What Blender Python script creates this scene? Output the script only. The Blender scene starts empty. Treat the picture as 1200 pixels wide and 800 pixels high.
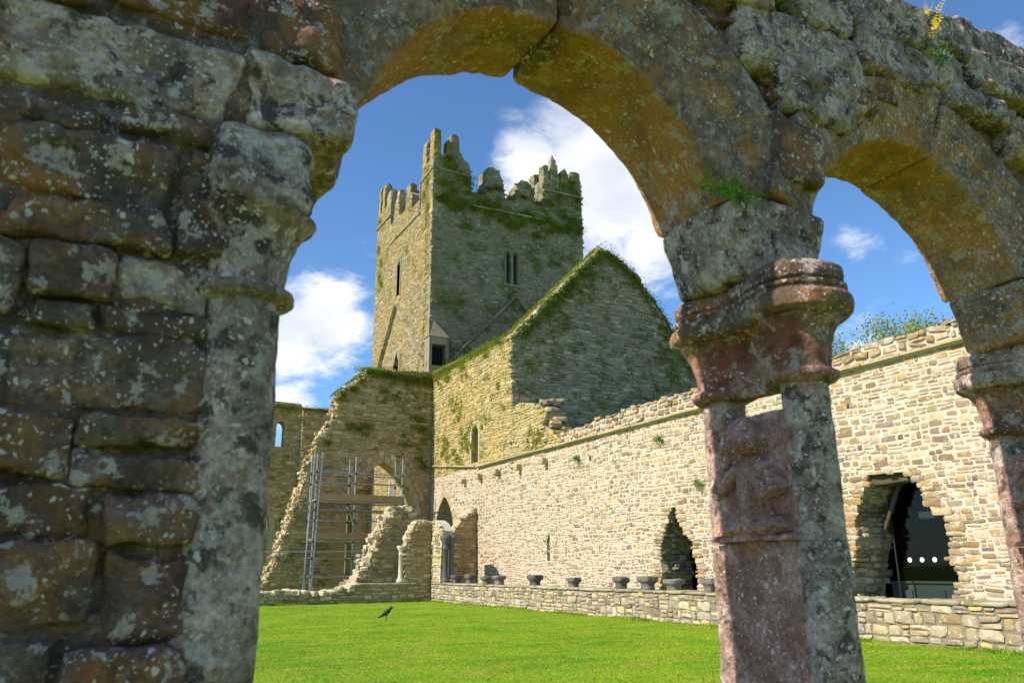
import bpy, bmesh, math, random
import numpy as np
from mathutils import Vector, Matrix
from mathutils.geometry import tessellate_polygon

random.seed(7); RNG = np.random.default_rng(7)
sc = bpy.context.scene
COL = sc.collection
R = math.radians

# ------------------------------------------------------------------ camera
cam_d = bpy.data.cameras.new('camera'); cam = bpy.data.objects.new('camera', cam_d); COL.objects.link(cam)
PITCH, ROLL, YAW, EYE = R(15.98), R(0.363), R(27.685), 1.5
fw = Vector((math.sin(YAW)*math.cos(PITCH), math.cos(YAW)*math.cos(PITCH), math.sin(PITCH)))
rt = Vector((math.cos(YAW), -math.sin(YAW), 0)); up = rt.cross(fw)
rt2 = rt*math.cos(ROLL) - up*math.sin(ROLL); up2 = up*math.cos(ROLL) + rt*math.sin(ROLL)
M = Matrix((rt2, up2, -fw)).transposed().to_4x4(); M.translation = (0, 0, EYE)
cam.matrix_world = M
cam_d.sensor_width = 36; cam_d.lens = 923.5/1200*36
cam_d.clip_start = 0.05; cam_d.clip_end = 3000
cam_d.dof.use_dof = True; cam_d.dof.focus_distance = 38; cam_d.dof.aperture_fstop = 5.6
sc.camera = cam

# ------------------------------------------------------------------ light
SUN_EL = R(40)
sun_dir = Vector((-0.995*math.cos(SUN_EL), 0.078*math.cos(SUN_EL), math.sin(SUN_EL))).normalized()
world = bpy.data.worlds.new('World'); sc.world = world; world.use_nodes = True
sl = bpy.data.lights.new('sun', 'SUN'); sl.energy = 3.7; sl.angle = R(0.53); sl.color = (1.0, 0.915, 0.765)
so = bpy.data.objects.new('sun', sl); COL.objects.link(so); so.location = (-30, 20, 40)
so.rotation_euler = sun_dir.to_track_quat('Z', 'Y').to_euler()
sc.view_settings.view_transform = 'Standard'; sc.view_settings.look = 'None'
sc.view_settings.gamma = 1; sc.view_settings.exposure = 0.92
try: sc.cycles.use_denoising = True
except Exception: pass
sc.cycles.max_bounces = 5; sc.cycles.transparent_max_bounces = 8
sc.cycles.sample_clamp_indirect = 6

# ------------------------------------------------------------------ node helpers
class NT:
    def __init__(s, tree):
        s.t = tree; tree.nodes.clear()
    def n(s, typ, **kw):
        nd = s.t.nodes.new(typ)
        for k, v in kw.items(): setattr(nd, k, v)
        return nd
    def put(s, sock, v):
        if v is None: return
        if hasattr(v, 'is_output'): s.t.links.new(v, sock)
        elif isinstance(v, (tuple, list)):
            sock.default_value = (tuple(v)+(1,))[:4] if sock.type == 'RGBA' else v
        else: sock.default_value = v
    def m(s, op, a, b=None, c=None, clamp=False):
        nd = s.n('ShaderNodeMath', operation=op, use_clamp=clamp)
        s.put(nd.inputs[0], a); s.put(nd.inputs[1], b); s.put(nd.inputs[2], c); return nd.outputs[0]
    def vm(s, op, a, b=None, scale=None):
        nd = s.n('ShaderNodeVectorMath', operation=op)
        s.put(nd.inputs[0], a); s.put(nd.inputs[1], b)
        if scale is not None: s.put(nd.inputs['Scale'], scale)
        return nd.outputs['Value'] if op in ('DOT_PRODUCT', 'LENGTH', 'DISTANCE') else nd.outputs[0]
    def noise(s, vec, scale, detail=4, rough=.55, dist=0, col=False):
        nd = s.n('ShaderNodeTexNoise'); s.put(nd.inputs['Vector'], vec)
        nd.inputs['Scale'].default_value = scale; nd.inputs['Detail'].default_value = detail
        nd.inputs['Roughness'].default_value = rough; nd.inputs['Distortion'].default_value = dist
        return nd.outputs['Color' if col else 'Fac']
    def vor(s, vec, scale, out='Distance', feature='F1', rand=1):
        nd = s.n('ShaderNodeTexVoronoi', feature=feature); s.put(nd.inputs['Vector'], vec)
        nd.inputs['Scale'].default_value = scale; nd.inputs['Randomness'].default_value = rand
        return nd.outputs[out]
    def ss(s, v, a, b):
        nd = s.n('ShaderNodeMapRange', interpolation_type='SMOOTHSTEP'); s.put(nd.inputs[0], v)
        nd.inputs[1].default_value = a; nd.inputs[2].default_value = b; return nd.outputs[0]
    def ramp(s, fac, stops, interp='LINEAR'):
        nd = s.n('ShaderNodeValToRGB'); cr = nd.color_ramp; cr.interpolation = interp
        while len(cr.elements) < len(stops): cr.elements.new(0.5)
        for e, (p, c) in zip(cr.elements, stops): e.position = p; e.color = tuple(c)+(1,)
        s.put(nd.inputs[0], fac); return nd.outputs[0]
    def mix(s, fac, a, b, blend='MIX'):
        nd = s.n('ShaderNodeMix', data_type='RGBA', blend_type=blend)
        s.put(nd.inputs[0], fac); s.put(nd.inputs[6], a); s.put(nd.inputs[7], b); return nd.outputs[2]
    def bump(s, h, strength, dist, normal=None):
        nd = s.n('ShaderNodeBump'); s.put(nd.inputs['Height'], h)
        nd.inputs['Strength'].default_value = strength; nd.inputs['Distance'].default_value = dist
        s.put(nd.inputs['Normal'], normal); return nd.outputs[0]
    def out(s, col, rough=.9, bump=None, spec=.25, **kw):
        p = s.n('ShaderNodeBsdfPrincipled'); s.put(p.inputs['Base Color'], col); s.put(p.inputs['Roughness'], rough)
        p.inputs['Specular IOR Level'].default_value = spec
        for k, v in kw.items(): s.put(p.inputs[k], v)
        if bump is not None: s.put(p.inputs['Normal'], bump)
        o = s.n('ShaderNodeOutputMaterial'); s.t.links.new(p.outputs[0], o.inputs[0]); return p

def newmat(name):
    m = bpy.data.materials.new(name); m.use_nodes = True
    return m, NT(m.node_tree)

# ------------------------------------------------------------------ sky with fair-weather clouds
w = NT(world.node_tree)
sky = w.n('ShaderNodeTexSky', sky_type='NISHITA', sun_disc=False)
sky.sun_elevation = SUN_EL; sky.sun_rotation = math.atan2(sun_dir.x, sun_dir.y)
sky.altitude = 60; sky.air_density = 1.0; sky.dust_density = 0.25; sky.ozone_density = 2.6
gen = w.n('ShaderNodeTexCoord').outputs['Generated']
sep = w.n('ShaderNodeSeparateXYZ'); w.put(sep.inputs[0], gen)
zc = w.m('MAXIMUM', sep.outputs[2], 0.0)
# clouds on a layer overhead: the direction is divided by its height, so that they shrink to the horizon
den = w.m('ADD', zc, 0.28)
flat = w.vm('SCALE', gen, scale=w.m('DIVIDE', 1.0, den))
warp = w.vm('ADD', flat, w.vm('SCALE', w.noise(flat, 2.4, 3, col=True), scale=0.22))
fb = w.noise(warp, 2.3, 10, .62)
fine = w.noise(warp, 7.5, 9, .66)
blob = None
for d, rad, amt in [((.47,.715,.515),.12,.30),((.53,.722,.45),.15,.46),((.42,.765,.487),.09,.34),((.575,.724,.385),.11,.38),((.46,.763,.445),.08,.36),
                    ((.229,.924,.300),.09,.40),((.175,.945,.275),.10,.44),((.203,.959,.190),.06,.34),((.74,.565,.365),.05,.20),
                    ((.77,.375,.516),.06,.22),((.27,.90,.40),.05,.12)]:
    v = Vector(d).normalized()
    dist = w.vm('DISTANCE', gen, tuple(v))
    g = w.m('MULTIPLY', w.ss(dist, rad, 0.0), amt)
    blob = g if blob is None else w.m('MAXIMUM', blob, g)
dens = w.m('ADD', w.m('MULTIPLY_ADD', fb, 1.0, blob), w.m('MULTIPLY', w.m('SUBTRACT', fine, 0.5), 0.42))
cl = w.ss(dens, 0.565, 0.80)
shade = w.noise(warp, 3.3, 5, .5)
ccol = w.ramp(shade, [(0.30, (2.7, 2.95, 3.4)), (0.60, (4.5, 4.45, 4.4))])
base = w.mix(1.0, sky.outputs[0], (0.42, 0.575, 0.70), 'MULTIPLY')
skyc = w.mix(w.m('MULTIPLY', cl, 0.95), base, ccol)
bg = w.n('ShaderNodeBackground'); w.put(bg.inputs[0], skyc); bg.inputs[1].default_value = 0.15
wo = w.n('ShaderNodeOutputWorld'); w.t.links.new(bg.outputs[0], wo.inputs[0])

# ------------------------------------------------------------------ numpy noise
def _h(ix, iy, iz, seed):
    with np.errstate(over='ignore'):
        n = (ix.astype(np.uint32)*np.uint32(374761393) + iy.astype(np.uint32)*np.uint32(668265263)
             + iz.astype(np.uint32)*np.uint32(2147483647) + np.uint32(seed)*np.uint32(1274126177))
        n = (n ^ (n >> np.uint32(13)))*np.uint32(1274126177)
        n = (n ^ (n >> np.uint32(16)))*np.uint32(2246822519)
    return (n & np.uint32(0xffff)).astype(np.float64)/65535.0*2-1
def vnoise(P, seed=0):
    f = np.floor(P); t = P-f; t = t*t*t*(t*(t*6-15)+10); i = f.astype(np.int64)
    r = 0
    for dx in (0, 1):
        for dy in (0, 1):
            for dz in (0, 1):
                wgt = (t[:, 0] if dx else 1-t[:, 0])*(t[:, 1] if dy else 1-t[:, 1])*(t[:, 2] if dz else 1-t[:, 2])
                r = r + wgt*_h(i[:, 0]+dx, i[:, 1]+dy, i[:, 2]+dz, seed)
    return r
def fbm(P, seed=0, oct=4, gain=.5):
    r = 0; a = 1; Q = np.array(P, float)
    for k in range(oct):
        r = r + a*vnoise(Q, seed+k*17); a *= gain; Q = Q*2.03+3.1
    return r
def vfbm(P, seed=0, oct=4, gain=.5):
    return np.stack([fbm(P, seed+101*k, oct, gain) for k in range(3)], 1)

# ------------------------------------------------------------------ object helpers
def mesh(name, V, F, mat=None, smooth=False):
    me = bpy.data.meshes.new(name)
    me.from_pydata([tuple(map(float, v)) for v in V] if not isinstance(V, list) else V, [], F)
    if mat is not None: me.materials.append(mat)
    if smooth: me.polygons.foreach_set('use_smooth', [True]*len(me.polygons))
    me.update(); return me
def mesh_tri(name, V, T, mat):
    """fast mesh from numpy vertices and an (n,k) index array"""
    me = bpy.data.meshes.new(name); V = np.asarray(V, np.float32); T = np.asarray(T, np.int32); k = T.shape[1]
    me.vertices.add(len(V)); me.vertices.foreach_set('co', V.ravel())
    me.loops.add(T.size); me.loops.foreach_set('vertex_index', T.ravel())
    me.polygons.add(len(T)); me.polygons.foreach_set('loop_start', np.arange(0, T.size, k, dtype=np.int32))
    me.polygons.foreach_set('loop_total', np.full(len(T), k, np.int32))
    me.materials.append(mat); me.update(calc_edges=True); return me
def ob(name, me, parent=None, label=None, cat=None, group=None, kind=None):
    o = bpy.data.objects.new(name, me); COL.objects.link(o)
    if parent is not None:
        o.parent = parent; p = parent; L = Vector((0, 0, 0))
        while p is not None: L = L + p.location; p = p.parent
        o.location = -L
    tag(o, label, cat, group, kind); return o
def tag(o, label=None, cat=None, group=None, kind=None):
    if label: o['label'] = label
    if cat: o['category'] = cat
    if group: o['group'] = group
    if kind: o['kind'] = kind
def thing(name, loc, label, cat, group=None):
    o = bpy.data.objects.new(name, None); COL.objects.link(o); o.location = loc
    o.empty_display_size = .3; tag(o, label, cat, group); return o

def join(parts):
    V = []; F = []; b = 0
    for v, f in parts:
        V.append(np.asarray(v, float)); F += [tuple(i+b for i in q) for q in f]; b += len(v)
    return np.concatenate(V), F
def boxvf(x0, x1, y0, y1, z0, z1):
    v = [(x0,y0,z0),(x1,y0,z0),(x1,y1,z0),(x0,y1,z0),(x0,y0,z1),(x1,y0,z1),(x1,y1,z1),(x0,y1,z1)]
    return v, [(0,3,2,1),(4,5,6,7),(0,1,5,4),(1,2,6,5),(2,3,7,6),(3,0,4,7)]
def tube(p, q, r, n=8, r2=None):
    p = Vector(p); q = Vector(q); d = (q-p).normalized(); a = d.orthogonal().normalized(); b = d.cross(a); r2 = r if r2 is None else r2
    V = []
    for P, rr in ((p, r), (q, r2)):
        for i in range(n):
            t = 2*math.pi*i/n; V.append(tuple(P+a*math.cos(t)*rr+b*math.sin(t)*rr))
    F = [(i, (i+1) % n, n+(i+1) % n, n+i) for i in range(n)]+[tuple(range(n-1, -1, -1)), tuple(range(n, 2*n))]
    return V, F
_latt = {}
def lattice(nx, ny, nz):
    key = (nx, ny, nz)
    if key in _latt: return _latt[key]
    idx = {}; P = []; F = []
    def vid(i, j, k):
        t = (i, j, k)
        if t not in idx:
            idx[t] = len(P); P.append((2*i/nx-1, 2*j/ny-1, 2*k/nz-1))
        return idx[t]
    for i in range(nx):
        for j in range(ny):
            F.append((vid(i,j,0), vid(i,j+1,0), vid(i+1,j+1,0), vid(i+1,j,0)))
            F.append((vid(i,j,nz), vid(i+1,j,nz), vid(i+1,j+1,nz), vid(i,j+1,nz)))
    for i in range(nx):
        for k in range(nz):
            F.append((vid(i,0,k), vid(i+1,0,k), vid(i+1,0,k+1), vid(i,0,k+1)))
            F.append((vid(i,ny,k), vid(i,ny,k+1), vid(i+1,ny,k+1), vid(i+1,ny,k)))
    for j in range(ny):
        for k in range(nz):
            F.append((vid(0,j,k), vid(0,j,k+1), vid(0,j+1,k+1), vid(0,j+1,k)))
            F.append((vid(nx,j,k), vid(nx,j+1,k), vid(nx,j+1,k+1), vid(nx,j,k+1)))
    _latt[key] = (np.array(P), F); return _latt[key]
def block(fmap, n, k=9, amp=.01, freq=7, seed=0, amp2=None, freq2=None, oct=4):
    P, F = lattice(*n)
    Q = P/((np.abs(P)**k).sum(1)**(1/k))[:, None]
    W = fmap(Q)
    D = amp*vfbm(W*freq+seed*3.7, seed, oct)
    if amp2: D = D+amp2*vfbm(W*freq2+seed*1.3, seed+5, 3)
    return W+D, F
def boxmap(x0, x1, y0, y1, z0, z1, skew=0, seed=0):
    c = np.array([(x0+x1)/2, (y0+y1)/2, (z0+z1)/2]); h = np.array([x1-x0, y1-y0, z1-z0])/2
    r = np.random.default_rng(seed); s = r.uniform(-1, 1, 4)*skew
    def f(Q):
        q = Q.copy()
        q[:, 2] = Q[:, 2]*(1+s[0]*Q[:, 0])+s[2]*Q[:, 0]*.5
        q[:, 0] = Q[:, 0]*(1+s[1]*Q[:, 2])
        return c+q*h
    return f

# ---- polygonal wall core with holes
def prism(frame, outer, holes, thick, w0=0.0):
    O, U, V, N = frame
    loops = [outer]+holes
    pts = [p for l in loops for p in l]
    tess = tessellate_polygon([[Vector((p[0], p[1], 0)) for p in l] for l in loops])
    n = len(pts)
    P = [tuple(O+U*a+V*b+N*w0) for a, b in pts]+[tuple(O+U*a+V*b+N*(w0-thick)) for a, b in pts]
    F = [tuple(t) for t in tess]+[tuple(n+i for i in reversed(t)) for t in tess]
    s = 0
    for l in loops:
        m = len(l)
        for i in range(m): F.append((s+i, s+(i+1) % m, n+s+(i+1) % m, n+s+i))
        s += m
    bm = bmesh.new(); vs = [bm.verts.new(p) for p in P]
    for f in F:
        try: bm.faces.new([vs[i] for i in f])
        except ValueError: pass
    bmesh.ops.recalc_face_normals(bm, faces=bm.faces)
    me = bpy.data.meshes.new('core'); bm.to_mesh(me); bm.free(); return me
def inpoly(poly, x, y):
    c = False; j = len(poly)-1
    for i in range(len(poly)):
        xi, yi = poly[i]; xj, yj = poly[j]
        if (yi > y) != (yj > y) and x < (xj-xi)*(y-yi)/(yj-yi)+xi: c = not c
        j = i
    return c

# ---- pool of rubble stones: back rim, front rim, chamfer ring, centre
def make_pool(n, jit=.09):
    pool = []; r = np.random.default_rng(3)
    for i in range(n):
        c = np.array([(-.5,-.5),(.5,-.5),(.5,.5),(-.5,.5)])*r.uniform(.84, 1.0, (4, 1))+r.uniform(-jit, jit, (4, 2))*np.array([.6, 1.0])
        ins = r.uniform(.70, .86, (4, 1))
        z0 = r.uniform(-.30, -.10, 4); z1 = r.uniform(-.06, .06, 4)
        mid = np.array([(0,-.5),(.5,0),(0,.5),(-.5,0)])+r.uniform(-.07, .05, (4, 2)); zm = r.uniform(-.26, -.08, 4)
        rim = []; inner = []
        for a in range(4):
            rim.append((*c[a], z0[a])); rim.append((*mid[a], zm[a]))
        for a in range(4):
            inner.append((*(c[a]*ins[a]), z1[a]))
        back = [(x*.9, y*.9, -1.0) for x, y, _ in rim]
        V = back+rim+inner+[(r.uniform(-.15, .15), r.uniform(-.15, .15), r.uniform(0, .16))]
        F = []
        for a in range(8): F.append((a, (a+1) % 8, 8+(a+1) % 8, 8+a))
        for a in range(4):
            F.append((8+2*a, 9+2*a, 16+a)); F.append((9+2*a, 8+(2*a+2) % 8, 16+(a+1) % 4, 16+a))
            F.append((16+a, 16+(a+1) % 4, 20))
        pool.append((np.array(V), F))
    return pool
POOL = make_pool(24)
POOLM = {}
def pool_mesh(i, mat):
    if (i, mat.name) not in POOLM:
        V, F = POOL[i]; me = mesh('stone', V, F, mat); POOLM[(i, mat.name)] = me
    return POOLM[(i, mat.name)]
TRI = []
for V_, F_ in POOL:
    T = []
    for f in F_:
        for a in range(1, len(f)-1): T.append((f[0], f[a], f[a+1]))
    TRI.append(np.array(T))

def frame(o, u, v, n): return (Vector(o), Vector(u), Vector(v), Vector(n))
def lay_courses(u0, u1, v0, v1, inside, hr, lr, gap, seed, split=.25, wob=.05):
    rnd = random.Random(seed); out = []; v = v0; ph = rnd.random()*9
    while v < v1:
        h = rnd.uniform(*hr); u = u0-rnd.random()*lr[1]
        while u < u1:
            l = rnd.uniform(*lr)*(0.7+0.6*rnd.random())
            l = max(l, h*.8)
            wb = wob*math.sin(u*.7+ph+v*.5)+wob*.6*math.sin(u*1.9+ph*2-v*.8)+rnd.gauss(0, .012)
            pieces = [(h, 0)]
            x = rnd.random()
            if x < split and h > .14:
                a = h*rnd.uniform(.35, .65); pieces = [(a, -(h-a)/2), (h-a, a/2)]
            for hh, dv in pieces:
                ll = l; cu = u+l/2
                cv = v+h/2+wb+dv
                if inside(cu, cv): out.append((cu, cv, max(ll-gap*rnd.uniform(.5, 1.5), .05), max(hh-gap*rnd.uniform(.5, 1.5), .04)))
            u += l
        v += h
    return out
def put_stones(parent, fr, stones, mat, n_ind, depth=.18, proud=.03, jit=.012, seed=0, stuffname='rubble_masonry', rot=.03):
    """stones: (u,v,su,sv). The n_ind that show largest from the cloister walk become single parts, the rest one stuff part."""
    O, U, V, N = fr
    Us = U if U.cross(V).dot(N) > 0 else -U
    eye = Vector((0, 0, 1.5)); rnd = random.Random(seed)
    def score(s):
        p = O+U*s[0]+V*s[1]; return -(s[2]*s[3])/(p-eye).length_squared
    order = sorted(stones, key=score)
    L = Vector((0, 0, 0)); p = parent
    while p is not None: L = L+p.location; p = p.parent
    VV = []; TT = []; b = 0
    for i, s in enumerate(order):
        c = O+U*s[0]+V*s[1]+N*(proud+rnd.uniform(-jit, jit))
        a = rnd.gauss(0, rot); ca, sa = math.cos(a), math.sin(a)
        A = (Us*ca+V*sa)*s[2]; B = (V*ca-Us*sa)*s[3]; C = N*depth
        k = rnd.randrange(len(POOL))
        if i < n_ind:
            o = bpy.data.objects.new('stone', pool_mesh(k, mat)); COL.objects.link(o); o.parent = parent
            m = Matrix((A, B, C)).transposed().to_4x4(); m.translation = c-L; o.matrix_basis = m
        else:
            P = POOL[k][0]; Mx = np.array([A, B, C]); VV.append(P@Mx+np.array(c)); TT.append(TRI[k]+b); b += len(P)
    if VV:
        me = mesh_tri(stuffname, np.concatenate(VV), np.concatenate(TT), mat)
        ob(stuffname, me, parent, kind='stuff')

# ---- leaf scatter: many small leaf faces (moss cushions, ivy, crowns)
def leaves(P, Nrm, size, seed=0, stretch=1.6, up=.0, lean=.6):
    r = np.random.default_rng(seed); n = len(P)
    d = np.asarray(Nrm, float)+r.normal(size=(n, 3))*lean; d[:, 2] += up
    d /= np.linalg.norm(d, axis=1)[:, None]
    a = np.cross(d, r.normal(size=(n, 3))); a /= np.linalg.norm(a, axis=1)[:, None]
    s = size*r.uniform(.5, 1.4, n)[:, None]
    tip = P+d*s*stretch; w_ = a*s*.42
    mid = P+d*s*stretch*.55+np.cross(a, d)*s*.12
    V = np.stack([P, mid+w_, tip, mid-w_], 1).reshape(-1, 3)
    T = np.arange(4*n).reshape(n, 4)
    return V, T

# ================================================================== MATERIALS
def rubble(name, pal, var=.30, moss=None, lich=None, scale=1.0, bump=.5, streak=None, bdist=.02, smear=None):
    m, g = newmat(name)
    geo = g.n('ShaderNodeNewGeometry'); pos = geo.outputs['Position']
    rnd = g.m('FRACT', g.m('ADD', g.n('ShaderNodeObjectInfo').outputs['Random'], g.m('MULTIPLY', geo.outputs['Random Per Island'], 1.0)))
    base = g.ramp(rnd, pal, 'LINEAR')
    r2 = g.m('FRACT', g.m('MULTIPLY', rnd, 37.7))
    val = g.m('MULTIPLY_ADD', r2, var*1.2, 1-var*.6)
    n1 = g.noise(pos, 5.0*scale, 6, .62); n2 = g.noise(pos, 26*scale, 5, .65); n0 = g.noise(pos, .35*scale, 4, .55)
    val = g.m('MULTIPLY', val, g.m('MULTIPLY_ADD', n1, .9, .55))
    val = g.m('MULTIPLY', val, g.m('MULTIPLY_ADD', n2, .5, .75))
    c = g.mix(1.0, base, g.vm('SCALE', (1, 1, 1), scale=val), 'MULTIPLY')
    if streak:
        c = g.mix(g.m('MULTIPLY', g.ss(n0, .42, .68), streak[1]), c, streak[0])
    if smear:
        sm = g.ss(g.m('ADD', g.noise(pos, 4.2, 5, .68), g.m('MULTIPLY', g.m('SUBTRACT', r2, .5), .10)), .50, .60)
        c = g.mix(g.m('MULTIPLY', sm, smear[1]), c, g.mix(n2, smear[0], tuple(x*1.35 for x in smear[0])))
    if lich:
        lm = g.m('MULTIPLY', g.ss(g.noise(pos, 9*scale, 6, .7), .56, .66), lich[1])
        c = g.mix(lm, c, lich[0])
    if moss:
        mm = g.noise(pos, moss[2], 7, .68)
        mm = g.ss(mm, moss[1], moss[1]+.09)
        mc = g.mix(n2, (.05, .075, .012), (.17, .20, .03))
        c = g.mix(g.m('MULTIPLY', mm, moss[0]), c, mc)
    c = g.mix(1.0, c, (1.12, 1.05, .98) if ('tower_grey' in name or 'gable' in name) else (1.0, .97, .92), 'MULTIPLY')
    h = g.m('ADD', n1, g.m('MULTIPLY', n2, .5))
    g.out(c, .92, g.bump(h, bump, bdist), .2)
    return m
def mortar(name, c1, c2, moss=None, scale=1):
    m, g = newmat(name); pos = g.n('ShaderNodeNewGeometry').outputs['Position']
    n1 = g.noise(pos, 3*scale, 6, .65); n2 = g.noise(pos, 30*scale, 5, .7)
    c = g.mix(n1, c1, c2); c = g.mix(.5, c, g.mix(n2, tuple(x*.5 for x in c1), tuple(min(1, x*1.4) for x in c2)))
    if moss:
        mm = g.ss(g.noise(pos, moss[2], 7, .68), moss[1], moss[1]+.1)
        c = g.mix(g.m('MULTIPLY', mm, moss[0]), c, g.mix(n2, (.03, .05, .01), (.10, .14, .02)))
    g.out(c, .95, g.bump(g.m('ADD', n1, n2), .6, .03), .1); return m

TAN = [(0, (.36,.27,.16)), (.14, (.46,.37,.22)), (.28, (.27,.22,.16)), (.42, (.48,.39,.25)), (.50, (.25,.15,.13)), (.57, (.44,.30,.12)), (.68, (.32,.28,.22)), (.78, (.30,.19,.18)), (.86, (.45,.27,.09)), (.93, (.36,.31,.23)), (1, (.50,.42,.29))]
M_east = rubble('sunny_rubble_stone', [(p, (c[0]*.90, c[1]*.84, c[2]*.80)) for p, c in TAN], .60, lich=((.52,.46,.36), .25), streak=((.36,.25,.12), .55), smear=((.43,.375,.285), .75))
M_east_mortar = mortar('cream_lime_mortar', (.47,.415,.32), (.61,.555,.45))
M_tran = rubble('mossy_ochre_stone', [(0, (.36,.28,.13)), (.25, (.44,.35,.17)), (.45, (.30,.25,.15)), (.6, (.46,.32,.10)), (.8, (.40,.35,.22)), (1, (.50,.40,.19))], .35, moss=(.8, .54, 1.3), lich=((.56,.52,.38), .4), streak=((.48,.30,.06), .45))
M_tran_mortar = mortar('ochre_mortar', (.34,.27,.13), (.46,.38,.21), (.8, .54, 1.6))
M_tower = rubble('tower_grey_stone', [(0, (0.207,0.184,0.130)), (.3, (0.290,0.254,0.184)), (.5, (0.166,0.152,0.119)), (.7, (0.331,0.279,0.173)), (.85, (0.235,0.184,0.119)), (1, (0.386,0.343,0.259))], .45, moss=(.8, .52, .8), lich=((.36,.36,.33), .35), streak=((.20,.17,.08), .30))  # greyer copy of the tower stone, with the south face's shade in it
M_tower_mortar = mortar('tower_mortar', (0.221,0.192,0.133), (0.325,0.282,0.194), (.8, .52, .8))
M_gable = rubble('gable_grey_stone', [(0, (0.262,0.216,0.151)), (.2, (0.373,0.318,0.227)), (.4, (0.193,0.165,0.130)), (.6, (0.414,0.318,0.184)), (.8, (0.276,0.216,0.162)), (1, (0.497,0.419,0.302))], .45, moss=(.8, .52, 1.0), lich=((.42,.41,.38), .45))
M_gable_mortar = mortar('gable_mortar', (0.260,0.216,0.143), (0.429,0.360,0.245), (.7, .53, 1.2))
M_nave = rubble('nave_brown_stone', [(0, (0.359,0.241,0.119)), (.25, (0.469,0.343,0.173)), (.45, (0.276,0.178,0.108)), (.6, (0.524,0.381,0.194)), (.8, (0.373,0.279,0.162)), (1, (0.552,0.444,0.270))], .4, moss=(.8, .56, 1.1), lich=((.46,.42,.33), .3))
M_nave_mortar = mortar('nave_mortar', (0.325,0.240,0.122), (0.468,0.360,0.194), (.8, .55, 1.1))
M_low = rubble('low_wall_stone', [(0, (.34,.29,.20)), (.2, (.44,.37,.24)), (.4, (.26,.22,.17)), (.55, (.48,.33,.14)), (.7, (.38,.34,.27)), (.85, (.24,.17,.13)), (1, (.46,.40,.30))], .65, moss=(.6, .58, 1.6), lich=((.66,.64,.58), .8), scale=1.4, smear=((.30,.25,.18), .55))
M_low_mortar = mortar('low_wall_mortar', (.17,.14,.10), (.28,.24,.17), (.4, .6, 2))
M_dress = rubble('dressed_sandstone', [(0, (.40,.32,.18)), (.5, (.46,.38,.24)), (1, (.36,.29,.18))], .2, moss=(.5, .62, 2.2), lich=((.52,.48,.38), .3))
M_tdress = rubble('tower_dressed_stone', [(0, (.22,.19,.13)), (.5, (.28,.245,.18)), (1, (.20,.175,.13))], .3, moss=(.6, .58, 2.2), lich=((.36,.34,.28), .4))
M_cap = rubble('weathered_slab_stone', [(0, (.30,.26,.18)), (.5, (.38,.33,.24)), (1, (.26,.22,.16))], .25, moss=(.75, .52, 1.7), lich=((.50,.48,.42), .4))

def plain(name, col, rough=.6, metal=0, spec=.4, var=.25, sc_=8, bump=.0):
    m, g = newmat(name); pos = g.n('ShaderNodeNewGeometry').outputs['Position']
    n = g.noise(pos, sc_, 5, .6)
    c = g.mix(n, tuple(x*(1-var) for x in col), tuple(min(1, x*(1+var)) for x in col))
    g.out(c, rough, g.bump(n, bump, .01) if bump else None, spec, Metallic=metal); return m
M_steel = plain('galvanised_steel', (.34,.35,.36), .5, .7)
M_board = plain('scaffold_plank', (.40,.26,.14), .85, 0, .2, .35, 3)
M_dark = plain('dark_interior', (.022,.02,.018), .95, 0, .1)  # stands in for unlit interiors: their shade is in the colour
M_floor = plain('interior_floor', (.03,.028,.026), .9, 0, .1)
M_wood = plain('old_timber', (.10,.07,.045), .85, 0, .2)
M_iron = plain('iron_bar', (.03,.03,.03), .6, .6)
M_darkstone = rubble('dark_carved_stone', [(0, (.075,.075,.075)), (1, (.15,.14,.13))], .3, lich=((.40,.40,.38), .30), scale=3)
M_palestone = rubble('pale_column_stone', [(0, (.50,.46,.38)), (1, (.58,.54,.46))], .1, lich=((.50,.46,.38), .3), scale=3)
M_white = plain('white_paint', (.8, .8, .78), .5, 0, .4, .05)
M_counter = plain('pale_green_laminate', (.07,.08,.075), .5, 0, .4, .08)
m_, g_ = newmat('window_glass'); M_glass = m_
gl = g_.n('ShaderNodeBsdfGlossy'); gl.inputs['Roughness'].default_value = .03
tr = g_.n('ShaderNodeBsdfTransparent'); tr.inputs[0].default_value = (.80, .86, .84, 1)
fr_ = g_.n('ShaderNodeFresnel'); fr_.inputs[0].default_value = 1.22
mx = g_.n('ShaderNodeMixShader'); g_.t.links.new(fr_.outputs[0], mx.inputs[0]); g_.t.links.new(tr.outputs[0], mx.inputs[1]); g_.t.links.new(gl.outputs[0], mx.inputs[2])
oo = g_.n('ShaderNodeOutputMaterial'); g_.t.links.new(mx.outputs[0], oo.inputs[0])

def foliage(name, c1, c2, sc_=3, trans=.35):
    m, g = newmat(name); geo = g.n('ShaderNodeNewGeometry')
    n = g.noise(geo.outputs['Position'], sc_, 3, .6)
    f = g.m('ADD', g.m('MULTIPLY', n, .6), g.m('MULTIPLY', geo.outputs['Random Per Island'], .5))
    c = g.mix(g.ss(f, .2, .85), c1, c2)
    d = g.n('ShaderNodeBsdfDiffuse'); g.put(d.inputs[0], c)
    t = g.n('ShaderNodeBsdfTranslucent'); g.put(t.inputs[0], c)
    x = g.n('ShaderNodeMixShader'); x.inputs[0].default_value = trans
    g.t.links.new(d.outputs[0], x.inputs[1]); g.t.links.new(t.outputs[0], x.inputs[2])
    o = g.n('ShaderNodeOutputMaterial'); g.t.links.new(x.outputs[0], o.inputs[0]); return m
M_moss = foliage('moss_growth', (.13,.18,.02), (.38,.41,.05), 1.2)
M_mossbrown = foliage('dry_moss_growth', (.20,.12,.03), (.36,.23,.05), 1.2)
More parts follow.
